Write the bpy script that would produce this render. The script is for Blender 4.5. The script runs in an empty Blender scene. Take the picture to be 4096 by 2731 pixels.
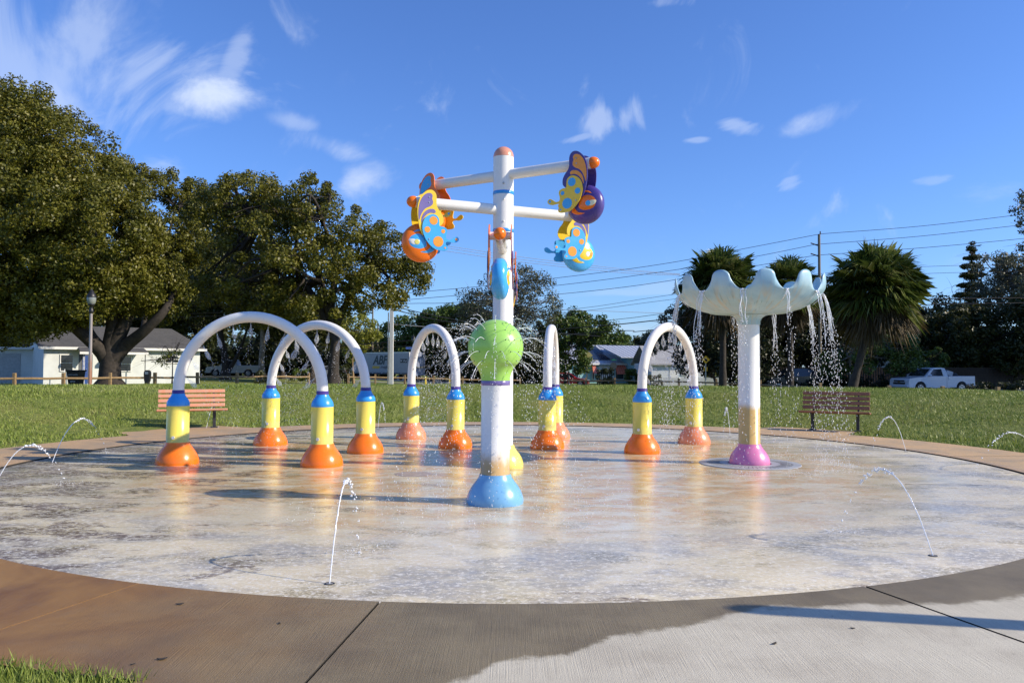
import bpy, math, random
import numpy as np
from mathutils import Vector, Matrix

# ------------------------------------------------------------------ camera
S = bpy.context.scene
COL = S.collection
FPX, PITCH, ROLL, CAMH = 3137.0, 0.0302, 0.0034, 1.6
cr, sr, cp, sp = math.cos(ROLL), math.sin(ROLL), math.cos(PITCH), math.sin(PITCH)
RIGHT = Vector((cr, -sr * sp, sr * cp)); UP = Vector((-sr, -cr * sp, cr * cp)); FWD = Vector((0, cp, sp))
cd = bpy.data.cameras.new('camera'); cam = bpy.data.objects.new('camera', cd); COL.objects.link(cam)
m = Matrix.Identity(4)
for i in range(3):
    m[i][0], m[i][1], m[i][2] = RIGHT[i], UP[i], -FWD[i]
m[2][3] = CAMH
cam.matrix_world = m
cd.sensor_width = 36.0; cd.lens = FPX / 4096 * 36.0; cd.clip_end = 3000; cd.clip_start = 0.05
S.camera = cam

def ray(px, py):
    x = (px - 2048) / FPX; y = -(py - 1365.5) / FPX
    return RIGHT * x + UP * y + FWD
def G(px, py, z=0.0):                       # a place on the level z
    d = ray(px, py); t = (z - CAMH) / d.z
    return Vector((d.x * t, d.y * t, z))
def W(px, py, Y):                           # a place Y metres ahead
    d = ray(px, py); t = Y / d.y
    return Vector((d.x * t, Y, CAMH + d.z * t))

# ------------------------------------------------------------------ light
SUN_EL = math.radians(30.5); SUN_AZ = math.atan2(0.982, -0.19)      # clockwise from +Y
world = bpy.data.worlds.new('World'); S.world = world; world.use_nodes = True
SKY_STRENGTH = 0.11
def build_world():
    nt = world.node_tree; nt.nodes.clear(); N = nt.nodes.new; L = nt.links.new
    out = N('ShaderNodeOutputWorld'); bg = N('ShaderNodeBackground'); L(bg.outputs[0], out.inputs[0])
    bg.inputs[1].default_value = SKY_STRENGTH
    sky = N('ShaderNodeTexSky'); sky.sky_type = 'NISHITA'; sky.sun_disc = False
    sky.sun_elevation = SUN_EL; sky.sun_rotation = SUN_AZ; sky.air_density = 1.0; sky.dust_density = 0.5; sky.ozone_density = 3.0
    tint = N('ShaderNodeMix'); tint.data_type = 'RGBA'; tint.blend_type = 'MULTIPLY'; tint.inputs[0].default_value = 1
    L(sky.outputs[0], tint.inputs[6]); tint.inputs[7].default_value = (0.68, 0.95, 1.48, 1)
    tc = N('ShaderNodeTexCoord'); sep = N('ShaderNodeSeparateXYZ'); L(tc.outputs['Generated'], sep.inputs[0])
    def M(op, a, b=None, c=None):
        n = N('ShaderNodeMath'); n.operation = op
        for i, v in enumerate((a, b, c)):
            if v is None: continue
            if isinstance(v, (int, float)): n.inputs[i].default_value = v
            else: L(v, n.inputs[i])
        return n.outputs[0]
    az = M('ARCTAN2', sep.outputs[0], sep.outputs[1]); el = M('ARCSINE', sep.outputs[2])
    def noise(scale, detail, rough, dist, sx, sy, off=0.0, ang=0.0):
        c = N('ShaderNodeCombineXYZ')
        ca, sa = math.cos(ang), math.sin(ang)
        a = M('ADD', M('MULTIPLY', az, ca), M('MULTIPLY', el, sa)); b = M('ADD', M('MULTIPLY', az, -sa), M('MULTIPLY', el, ca))
        L(M('MULTIPLY', a, sx), c.inputs[0]); L(M('MULTIPLY', b, sy), c.inputs[1]); c.inputs[2].default_value = off
        n = N('ShaderNodeTexNoise'); n.inputs['Scale'].default_value = scale; n.inputs['Detail'].default_value = detail
        n.inputs['Roughness'].default_value = rough; n.inputs['Distortion'].default_value = dist
        L(c.outputs[0], n.inputs['Vector']); return n.outputs[0]
    puff = noise(8, 10, 0.6, 0.5, 1, 1.4, 3.1)
    wisp = noise(4.5, 9, 0.62, 1.4, 1, 2.6, 7.7, 0.35)
    wispL = noise(4.2, 10, 0.58, 2.2, 1.5, 1.0, 1.7, -0.5)
    total = None
    def blob(px, py, wx, wy, ang, amp, tex, lo, hi):
        nonlocal total
        d = ray(px, py).normalized(); a0 = math.atan2(d.x, d.y); e0 = math.asin(d.z)
        ca, sa = math.cos(math.radians(ang)), math.sin(math.radians(ang))
        dx = M('SUBTRACT', az, a0); dy = M('SUBTRACT', el, e0)
        u = M('DIVIDE', M('ADD', M('MULTIPLY', dx, ca), M('MULTIPLY', dy, sa)), wx / FPX)
        v = M('DIVIDE', M('ADD', M('MULTIPLY', dx, -sa), M('MULTIPLY', dy, ca)), wy / FPX)
        r2 = M('ADD', M('MULTIPLY', u, u), M('MULTIPLY', v, v))
        g = M('POWER', 2.718, M('MULTIPLY', r2, -1.0))
        s = M('ADD', M('ADD', M('MULTIPLY', M('SUBTRACT', tex, 0.5), 2.5), 0.5), M('MULTIPLY', M('SUBTRACT', g, 1.0), 0.8))
        mr = N('ShaderNodeMapRange'); mr.interpolation_type = 'SMOOTHSTEP'
        L(s, mr.inputs[0]); mr.inputs[1].default_value = lo; mr.inputs[2].default_value = hi; mr.inputs[3].default_value = 0; mr.inputs[4].default_value = amp
        total = mr.outputs[0] if total is None else M('MAXIMUM', total, mr.outputs[0])
    for b in [(330, 300, 640, 300, 18, 0.40, wispL, 0.0, 0.75), (450, 100, 520, 240, 20, 0.22, wispL, 0.1, 0.8),
              (110, 420, 330, 180, 0, 0.52, puff, 0.03, 0.92),
              (945, 220, 55, 190, -22, 0.34, wispL, 0.02, 0.6), (1000, 300, 110, 25, -14, 0.3, wisp, 0.15, 0.6),
              (820, 370, 190, 105, 12, 0.94, puff, 0.03, 0.92), (700, 420, 120, 60, 0, 0.39, puff, 0.03, 0.92),
              (630, 650, 210, 120, -8, 0.78, puff, 0.03, 0.92), (370, 610, 60, 40, 0, 0.39, puff, 0.03, 0.92),
              (1370, 600, 140, 55, -10, 0.65, puff, 0.03, 0.92), (1450, 705, 160, 75, 22, 0.72, puff, 0.03, 0.92),
              (1180, 490, 110, 30, -5, 0.33, puff, 0.03, 0.92),
              (2440, 480, 200, 80, 5, 0.42, wispL, 0.08, 0.65), (2350, 545, 160, 20, 10, 0.3, wisp, 0.18, 0.6),
              (3190, 505, 190, 55, 14, 0.65, puff, 0.03, 0.92), (2950, 500, 110, 40, -12, 0.35, wisp, 0.16, 0.6), (2790, 560, 60, 16, 0, 0.3, wisp, 0.16, 0.55),
              (3160, 725, 70, 30, 20, 0.25, wisp, 0.16, 0.55), (2650, 10, 120, 30, 0, 0.22, wisp, 0.16, 0.55),
              (3990, 755, 230, 70, -5, 0.39, puff, 0.03, 0.92), (3730, 720, 90, 25, 0, 0.2, wisp, 0.16, 0.55),
              (2560, 1160, 600, 35, 4, 0.22, wisp, 0.1, 0.6), (2480, 1320, 500, 60, 0, 0.33, puff, 0.03, 0.92), (3900, 1040, 180, 50, 0, 0.29, puff, 0.03, 0.92)]:
        blob(*b)
    fade = N('ShaderNodeMapRange'); L(M('ABSOLUTE', az), fade.inputs[0]); fade.inputs[1].default_value = 0.75; fade.inputs[2].default_value = 1.2; fade.inputs[4].default_value = 1.0
    gen = N('ShaderNodeMapRange'); L(wisp, gen.inputs[0]); gen.inputs[1].default_value = 0.5; gen.inputs[2].default_value = 0.8; gen.inputs[4].default_value = 0.35
    total = M('MAXIMUM', total, M('MULTIPLY', gen.outputs[0], fade.outputs[0]))
    mix = N('ShaderNodeMix'); mix.data_type = 'RGBA'; L(total, mix.inputs[0]); L(tint.outputs[2], mix.inputs[6])
    mix.inputs[7].default_value = (5.6, 6.4, 8.0, 1)
    L(mix.outputs[2], bg.inputs[0])
build_world()
sl = bpy.data.lights.new('sun', 'SUN'); sl.energy = 4.9; sl.angle = math.radians(0.53); sl.color = (1.0, 0.885, 0.70)
sun = bpy.data.objects.new('sun', sl); COL.objects.link(sun)
sun_dir = Vector((math.sin(SUN_AZ) * math.cos(SUN_EL), math.cos(SUN_AZ) * math.cos(SUN_EL), math.sin(SUN_EL)))
sun.rotation_euler = sun_dir.to_track_quat('Z', 'Y').to_euler()
S.view_settings.view_transform = 'Standard'; S.view_settings.look = 'None'; S.view_settings.exposure = 0.3; S.view_settings.gamma = 1.0
S.view_settings.use_curve_mapping = False
S.render.engine = 'CYCLES'
S.cycles.max_bounces = 6; S.cycles.diffuse_bounces = 3; S.cycles.glossy_bounces = 3; S.cycles.transparent_max_bounces = 10
S.cycles.caustics_reflective = False; S.cycles.caustics_refractive = False; S.cycles.sample_clamp_indirect = 4

RNG = np.random.default_rng(11); random.seed(5)

# ------------------------------------------------------------------ helpers
def tag(o, label=None, cat=None, group=None, kind=None):
    if label: o['label'] = label
    if cat: o['category'] = cat
    if group: o['group'] = group
    if kind: o['kind'] = kind
    return o
def thing(name, loc, label, cat, group=None, rz=0.0):
    o = bpy.data.objects.new(name, None); COL.objects.link(o); o.location = loc; o.rotation_euler = (0, 0, rz)
    o.empty_display_size = 0.2
    return tag(o, label, cat, group)

class MB:
    def __init__(s): s.v = []; s.f = []; s.sm = []
    def add(s, vs, fs, smooth=False):
        b = len(s.v); s.v.extend([tuple(p) for p in vs]); s.f.extend([tuple(b + i for i in f) for f in fs]); s.sm.extend([smooth] * len(fs)); return s
    def box(s, c, size, rot=None):
        hx, hy, hz = size[0] / 2, size[1] / 2, size[2] / 2
        vs = [Vector((x * hx, y * hy, z * hz)) for x in (-1, 1) for y in (-1, 1) for z in (-1, 1)]
        if rot is not None: vs = [rot @ p for p in vs]
        c = Vector(c); vs = [p + c for p in vs]
        return s.add(vs, [(0, 1, 3, 2), (4, 6, 7, 5), (0, 4, 5, 1), (2, 3, 7, 6), (0, 2, 6, 4), (1, 5, 7, 3)])
    def bevbox(s, c, size, b, rot=None):     # chamfered box: octagonal section round the long axis, capped
        ax = max(range(3), key=lambda i: size[i]); o1, o2 = [i for i in range(3) if i != ax]
        h1, h2, hl = size[o1] / 2, size[o2] / 2, size[ax] / 2
        ring = [(h1 - b, -h2), (h1, -h2 + b), (h1, h2 - b), (h1 - b, h2), (-h1 + b, h2), (-h1, h2 - b), (-h1, -h2 + b), (-h1 + b, -h2)]
        secs = [(-hl, .0), (-hl + b, 1.), (hl - b, 1.), (hl, .0)]
        vs = []
        for t, k in secs:
            for (a, c2) in ring:
                p = [0, 0, 0]; p[ax] = t
                q = 1 if k else 0
                p[o1] = a - math.copysign(b, a) * (0 if q else 1) * 0.7; p[o2] = c2 - math.copysign(b, c2) * (0 if q else 1) * 0.7
                p = Vector(p)
                if rot is not None: p = rot @ p
                vs.append(p + Vector(c))
        fs = []
        for k in range(3):
            for i in range(8):
                j = (i + 1) % 8; fs.append((k * 8 + i, k * 8 + j, k * 8 + 8 + j, k * 8 + 8 + i))
        fs.append(tuple(range(7, -1, -1))); fs.append(tuple(range(24, 32)))
        return s.add(vs, fs)
    def lathe(s, prof, c=(0, 0, 0), seg=40, smooth=True, cap0=False, cap1=False):
        c = Vector(c); vs = []; n = len(prof)
        for r, z in prof:
            for i in range(seg):
                a = 2 * math.pi * i / seg; vs.append((c.x + r * math.cos(a), c.y + r * math.sin(a), c.z + z))
        fs = []
        for k in range(n - 1):
            for i in range(seg):
                j = (i + 1) % seg; fs.append((k * seg + i, k * seg + j, (k + 1) * seg + j, (k + 1) * seg + i))
        s.add(vs, fs, smooth)
        if cap0: s.add([vs[i] for i in range(seg)], [tuple(range(seg - 1, -1, -1))])
        if cap1: s.add([vs[(n - 1) * seg + i] for i in range(seg)], [tuple(range(seg))])
        return s
    def tube(s, pts, rad, seg=10, smooth=True, caps=True):
        pts = [Vector(p) for p in pts]; n = len(pts)
        if not hasattr(rad, '__len__'): rad = [rad] * n
        t0 = (pts[1] - pts[0]).normalized(); u = t0.orthogonal().normalized(); vs = []
        for k in range(n):
            t = (pts[min(k + 1, n - 1)] - pts[max(k - 1, 0)]).normalized()
            u = (u - t * u.dot(t));
            if u.length < 1e-6: u = t.orthogonal()
            u.normalize(); w = t.cross(u)
            for i in range(seg):
                a = 2 * math.pi * i / seg; vs.append(pts[k] + (u * math.cos(a) + w * math.sin(a)) * rad[k])
        fs = [(k * seg + i, k * seg + (i + 1) % seg, (k + 1) * seg + (i + 1) % seg, (k + 1) * seg + i) for k in range(n - 1) for i in range(seg)]
        s.add(vs, fs, smooth)
        if caps:
            s.add(vs[:seg], [tuple(range(seg - 1, -1, -1))]); s.add(vs[-seg:], [tuple(range(seg))])
        return s
    def ellip(s, c, r, seg=16, rings=10, rot=None):
        vs = []; c = Vector(c)
        for k in range(rings + 1):
            th = math.pi * k / rings
            for i in range(seg):
                a = 2 * math.pi * i / seg
                p = Vector((r[0] * math.sin(th) * math.cos(a), r[1] * math.sin(th) * math.sin(a), r[2] * math.cos(th)))
                if rot is not None: p = rot @ p
                vs.append(c + p)
        fs = [(k * seg + i, (k + 1) * seg + i, (k + 1) * seg + (i + 1) % seg, k * seg + (i + 1) % seg) for k in range(rings) for i in range(seg)]
        return s.add(vs, fs, True)
    def slab(s, outline, th, O, U, V, Wn, w0=0.0):   # a flat outline given thickness th along Wn
        n = len(outline)
        a = [O + U * p[0] + V * p[1] + Wn * (w0 - th / 2) for p in outline]; b = [q + Wn * th for q in a]
        fs = [tuple(range(n - 1, -1, -1)), tuple(range(n, 2 * n))] + [(i, (i + 1) % n, n + (i + 1) % n, n + i) for i in range(n)]
        return s.add(a + b, fs)
    def quad(s, a, b, c, d): return s.add([a, b, c, d], [(0, 1, 2, 3)])
    def build(s, name, mat, parent=None, world=True, label=None):
        me = bpy.data.meshes.new(name)
        off = Vector((0, 0, 0))
        if parent is not None and world:
            r = parent
            while r is not None: off += r.location; r = r.parent
        me.from_pydata([tuple(Vector(p) - off) for p in s.v], [], s.f)
        me.polygons.foreach_set('use_smooth', s.sm)
        me.materials.append(mat); me.update()
        o = bpy.data.objects.new(name, me); COL.objects.link(o); o.parent = parent
        if label: o['label'] = label
        return o

def npmesh(name, V, F, mat, parent=None, smooth=False):   # V (n,3), F (m,k) all same k
    me = bpy.data.meshes.new(name); n, k = F.shape
    if parent is not None: V = V - np.array(parent.location)
    me.vertices.add(len(V)); me.vertices.foreach_set('co', V.astype(np.float32).ravel())
    me.loops.add(n * k); me.loops.foreach_set('vertex_index', F.astype(np.int32).ravel())
    me.polygons.add(n); me.polygons.foreach_set('loop_start', np.arange(0, n * k, k, dtype=np.int32))
    if smooth: me.polygons.foreach_set('use_smooth', np.ones(n, dtype=bool))
    me.materials.append(mat); me.update(calc_edges=True)
    o = bpy.data.objects.new(name, me); COL.objects.link(o); o.parent = parent
    return o

def copy_tree(o, parent=None):
    c = o.copy(); COL.objects.link(c); c.parent = parent
    for ch in o.children: copy_tree(ch, c)
    return c
def spline(pts, n=6):                      # closed Catmull-Rom
    P = [np.array(p, float) for p in pts]; L = len(P); out = []
    for i in range(L):
        p0, p1, p2, p3 = P[i - 1], P[i], P[(i + 1) % L], P[(i + 2) % L]
        for k in range(n):
            t = k / n
            out.append(tuple(0.5 * ((2 * p1) + (-p0 + p2) * t + (2 * p0 - 5 * p1 + 4 * p2 - p3) * t * t + (-p0 + 3 * p1 - 3 * p2 + p3) * t ** 3)))
    return out
def opensp(pts, n=6):
    P = [np.array(p, float) for p in pts]; P = [2 * P[0] - P[1]] + P + [2 * P[-1] - P[-2]]; out = []
    for i in range(1, len(P) - 2):
        p0, p1, p2, p3 = P[i - 1], P[i], P[i + 1], P[i + 2]
        for k in range(n):
            t = k / n
            out.append(0.5 * ((2 * p1) + (-p0 + p2) * t + (2 * p0 - 5 * p1 + 4 * p2 - p3) * t * t + (-p0 + 3 * p1 - 3 * p2 + p3) * t ** 3))
    out.append(P[-2]); return [Vector(q) for q in out]

# ------------------------------------------------------------------ materials
class NT:
    def __init__(s, name):
        s.m = bpy.data.materials.new(name); s.m.use_nodes = True; s.t = s.m.node_tree; s.t.nodes.clear()
        s.out = s.N('ShaderNodeOutputMaterial'); s.tc = s.N('ShaderNodeTexCoord'); s.geo = s.N('ShaderNodeNewGeometry')
    def N(s, k, **kw):
        n = s.t.nodes.new(k)
        for a, b in kw.items(): setattr(n, a, b)
        return n
    def L(s, a, b): s.t.links.new(a, b)
    def set(s, inp, v):
        if hasattr(v, 'links') or hasattr(v, 'is_linked'): s.L(v, inp)
        else: inp.default_value = (tuple(v) + (1,)) if isinstance(v, (tuple, list)) and len(v) == 3 and inp.type == 'RGBA' else v
    def M(s, op, a, b=None, c=None):
        n = s.N('ShaderNodeMath', operation=op)
        for i, v in enumerate((a, b, c)):
            if v is not None: s.set(n.inputs[i], v)
        return n.outputs[0]
    def noise(s, vec, scale, detail=4, rough=0.55, dist=0.0, stretch=None):
        if stretch:
            mp = s.N('ShaderNodeMapping'); s.L(vec, mp.inputs[0]); mp.inputs['Scale'].default_value = stretch[:3]
            if len(stretch) > 3: mp.inputs['Rotation'].default_value = (0, 0, stretch[3])
            vec = mp.outputs[0]
        n = s.N('ShaderNodeTexNoise'); s.L(vec, n.inputs['Vector']); n.inputs['Scale'].default_value = scale
        n.inputs['Detail'].default_value = detail; n.inputs['Roughness'].default_value = rough; n.inputs['Distortion'].default_value = dist
        return n.outputs[0]
    def rng(s, v, a, b, c=0.0, d=1.0, smooth=True):
        n = s.N('ShaderNodeMapRange'); n.interpolation_type = 'SMOOTHSTEP' if smooth else 'LINEAR'
        s.L(v, n.inputs[0])
        for i, x in enumerate((a, b, c, d)): n.inputs[i + 1].default_value = x
        return n.outputs[0]
    def mix(s, f, a, b, mode='MIX'):
        n = s.N('ShaderNodeMix', data_type='RGBA', blend_type=mode); s.set(n.inputs[0], f); s.set(n.inputs[6], a); s.set(n.inputs[7], b); return n.outputs[2]
    def ramp(s, v, stops):
        n = s.N('ShaderNodeValToRGB'); s.L(v, n.inputs[0]); e = n.color_ramp.elements
        while len(e) < len(stops): e.new(0.5)
        for i, (p, c) in enumerate(stops): e[i].position = p; e[i].color = tuple(c) + (1,) if len(c) == 3 else c
        return n.outputs[0]
    def bump(s, h, strength=0.3, dist=0.01, normal=None):
        n = s.N('ShaderNodeBump'); s.L(h, n.inputs['Height']); n.inputs['Strength'].default_value = strength; n.inputs['Distance'].default_value = dist
        if normal is not None: s.L(normal, n.inputs['Normal'])
        return n.outputs[0]
    def princ(s, col, rough=0.5, metal=0.0, normal=None, spec=0.5, coat=0.0, trans=0.0):
        p = s.N('ShaderNodeBsdfPrincipled'); s.set(p.inputs['Base Color'], col); s.set(p.inputs['Roughness'], rough); s.set(p.inputs['Metallic'], metal)
        s.set(p.inputs['Specular IOR Level'], spec); p.inputs['Coat Weight'].default_value = coat; p.inputs['Coat Roughness'].default_value = 0.08
        p.inputs['Transmission Weight'].default_value = trans
        if normal is not None: s.L(normal, p.inputs['Normal'])
        return p.outputs[0]
    def done(s, sh): s.L(sh, s.out.inputs[0]); return s.m

def pmat(name, col, rough=0.5, metal=0.0, var=0.12, scale=6.0, bump=0.0, bscale=60, spec=0.5, coat=0.0, dark=None):
    n = NT(name); P = n.geo.outputs['Position']
    f = n.noise(P, scale, 5, 0.6)
    c2 = dark if dark else tuple(x * (1 - 2 * var) for x in col)
    c = n.mix(n.rng(f, 0.3, 0.75), tuple(min(1, x * (1 + var * 0.4)) for x in col), c2)
    nr = n.bump(n.noise(P, bscale, 3), bump, 0.01) if bump else None
    return n.done(n.princ(c, rough, metal, nr, spec, coat))
def paint(name, col, stain=None):          # gelcoat of the water features: glossy, chalky patches, hard-water runs
    n = NT(name); P = n.geo.outputs['Position']
    f = n.noise(P, 3.2, 5, 0.6); runs = n.noise(P, 7, 4, 0.6, 0.0, (3, 3, 0.35))
    chalk = tuple(min(0.85, x * 0.72 + 0.2) for x in col)
    c = n.mix(n.M('MULTIPLY', n.rng(f, 0.5, 0.8), 0.16), col, chalk)
    c = n.mix(n.M('MULTIPLY', n.rng(runs, 0.55, 0.8), 0.07), c, tuple(x * 0.7 for x in col))
    c = n.mix(n.M('MULTIPLY', n.rng(n.noise(P, 90, 2), 0.66, 0.72), 0.4), c, chalk)
    if stain:
        z = n.N('ShaderNodeSeparateXYZ'); n.L(P, z.inputs[0])
        lo, hi, sc, mx, frq = stain
        k = n.M('ADD', z.outputs[2], n.M('MULTIPLY', n.M('SUBTRACT', n.noise(P, frq, 4, 0.6, 0, (1, 1, 0.5)), 0.5), (hi - lo) * 1.3))
        c = n.mix(n.M('MULTIPLY', n.rng(k, lo, hi, 1, 0), mx), c, sc)
    r = n.rng(f, 0.3, 0.8, 0.2, 0.42)
    return n.done(n.princ(c, r, 0, n.bump(n.noise(P, 140, 2), 0.04, 0.004), 0.5))
WHITE = (0.80, 0.79, 0.76)
mWhite = paint('white_paint', WHITE)
mWhitePole = paint('white_paint_rust_foot', WHITE, (0.42, 0.66, (0.55, 0.32, 0.07), 0.85, 9))
mWhiteTan = paint('white_paint_tan_foot', WHITE, (0.88, 1.0, (0.62, 0.4, 0.12), 0.95, 5))
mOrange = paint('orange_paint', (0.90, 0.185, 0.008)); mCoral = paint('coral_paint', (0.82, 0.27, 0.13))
mYellow = paint('yellow_paint', (0.84, 0.69, 0.11), (0.42, 0.5, (0.7, 0.56, 0.2), 0.5, 4)); mYelB = paint('yellow_flat', (0.85, 0.58, 0.03))
mPaleY = paint('pale_yellow_paint', (0.72, 0.64, 0.16))
mBlue = paint('blue_paint', (0.035, 0.3, 0.75)); mSky = paint('pale_blue_paint', (0.17, 0.40, 0.66)); mPlate = paint('sky_blue_plate', (0.06, 0.40, 0.82))
mPurple = paint('purple_paint', (0.07, 0.045, 0.24)); mLilac = paint('lilac_paint', (0.18, 0.14, 0.36)); mGreen = paint('green_paint', (0.33, 0.62, 0.12))
mPink = paint('pink_paint', (0.66, 0.20, 0.40)); mSalmon = paint('salmon_paint', (0.68, 0.3, 0.2)); mSpot = paint('spot_orange', (0.9, 0.33, 0.03))
mCream = paint('cream_paint', (0.8, 0.75, 0.5))
def bowl_mat():
    n = NT('bowl_paint'); P = n.tc.outputs['Object']
    sx = n.N('ShaderNodeSeparateXYZ'); n.L(P, sx.inputs[0])
    ang = n.M('ARCTAN2', sx.outputs[1], sx.outputs[0]); rad = n.M('SQRT', n.M('ADD', n.M('MULTIPLY', sx.outputs[0], sx.outputs[0]), n.M('MULTIPLY', sx.outputs[1], sx.outputs[1])))
    cb = n.N('ShaderNodeCombineXYZ'); n.L(n.M('MULTIPLY', ang, 5.0), cb.inputs[0]); n.L(rad, cb.inputs[1])
    st = n.noise(cb.outputs[0], 2.2, 6, 0.65, 0.6); st2 = n.noise(cb.outputs[0], 5.0, 5, 0.6, 0.3)
    low = n.rng(sx.outputs[2], 2.55, 3.0, 1, 0)
    c = n.mix(n.rng(n.noise(P, 3, 4), 0.35, 0.7), (0.42, 0.6, 0.68), (0.30, 0.50, 0.62))
    c = n.mix(n.M('MULTIPLY', n.M('MULTIPLY', n.rng(st, 0.48, 0.66), low), 0.75), c, (0.52, 0.47, 0.36))
    c = n.mix(n.M('MULTIPLY', n.M('MULTIPLY', n.rng(st2, 0.55, 0.7), low), 0.6), c, (0.10, 0.28, 0.36))
    return n.done(n.princ(c, 0.32, 0))
mBowl = bowl_mat()
mSteel = pmat('steel', (0.42, 0.42, 0.42), 0.35, 0.9); mDark = pmat('dark_metal', (0.03, 0.03, 0.035), 0.5)
mBlack = pmat('black_plastic', (0.012, 0.012, 0.014), 0.45)

def pad_mat():
    n = NT('wet_pad_concrete'); P = n.geo.outputs['Position']
    big = n.noise(P, 0.33, 5, 0.6, 0.6, (1, 1.4, 1)); mid = n.noise(P, 1.1, 7, 0.7, 0.5, (1, 2.0, 1)); fine = n.noise(P, 9, 7, 0.75, 0.3, (1, 1.3, 1)); speck = n.noise(P, 40, 5, 0.7)
    c = n.mix(n.rng(mid, 0.42, 0.66), (0.75, 0.665, 0.47), (0.60, 0.525, 0.36))
    sx = n.N('ShaderNodeSeparateXYZ'); n.L(P, sx.inputs[0])
    dx = n.M('ADD', sx.outputs[0], 0.05); dy = n.M('SUBTRACT', sx.outputs[1], 13.1)
    rad = n.M('SQRT', n.M('ADD', n.M('MULTIPLY', dx, dx), n.M('MULTIPLY', dy, dy)))
    inner = n.rng(n.M('ADD', rad, n.M('MULTIPLY', n.M('SUBTRACT', big, 0.5), 6.0)), 3.8, 6.6, 1, 0.1)
    tan = n.mix(n.rng(fine, 0.42, 0.6), (0.62, 0.45, 0.21), (0.60, 0.30, 0.085))
    c = n.mix(n.M('MULTIPLY', n.M('MULTIPLY', inner, n.rng(n.noise(P, 1.6, 8, 0.75, 0.5, (1, 1.8, 1)), 0.40, 0.56)), 0.9), c, tan)
    # grey worn zone near the near rim, right of the middle
    gz = n.M('MULTIPLY', n.rng(rad, 5.2, 6.6), n.rng(n.noise(P, 0.8, 6, 0.7, 0.3, (1, 1.5, 1)), 0.42, 0.6))
    c = n.mix(n.M('MULTIPLY', gz, n.rng(fine, 0.3, 0.55, 0.3, 0.85)), c, (0.33, 0.32, 0.30))
    # purple brown worn coating, towards the left and the near left rim
    worn = n.noise(P, 0.7, 8, 0.75, 0.6, (1, 2.2, 1))
    side = n.rng(sx.outputs[0], -6.0, -0.5, 0.15, -0.01); far = n.rng(rad, 6.8, 7.7, 0.0, 0.05)
    wm = n.rng(n.M('ADD', n.M('ADD', worn, side), far), 0.605, 0.68)
    c = n.mix(n.M('MULTIPLY', n.M('MULTIPLY', wm, n.rng(fine, 0.36, 0.54)), 0.9), c, (0.12, 0.08, 0.065))
    ol = n.noise(P, 1.1, 7, 0.72, 0.3, (1, 1.6, 1)); c = n.mix(n.M('MULTIPLY', n.M('MULTIPLY', n.rng(ol, 0.53, 0.62), n.rng(speck, 0.4, 0.55)), 0.65), c, (0.24, 0.20, 0.10))
    flake = n.M('MULTIPLY', n.rng(n.noise(P, 17, 6, 0.8, 0.2, (1, 1.2, 1)), 0.53, 0.57), n.rng(rad, 4.0, 6.8, 0.1, 1.0))
    c = n.mix(n.M('MULTIPLY', flake, 0.75), c, (0.82, 0.78, 0.68))
    c = n.mix(n.rng(speck, 0.38, 0.68, 0.0, 0.3), c, (0.4, 0.4, 0.4), 'MULTIPLY')
    wet = n.rng(n.M('ADD', mid, n.M('MULTIPLY', n.rng(rad, 5.5, 7.8), 0.12)), 0.35, 0.75)
    rough = n.M('ADD', n.M('MULTIPLY', wet, 0.30), 0.10)
    b1 = n.bump(n.noise(P, 10, 4, 0.6, 0.2, (0.35, 2.4, 1)), 0.25, 0.010)
    b2 = n.bump(n.noise(P, 60, 4, 0.7), 0.3, 0.003, b1)
    return n.done(n.princ(c, rough, 0, b2, 0.27))
mPad = pad_mat()

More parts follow.
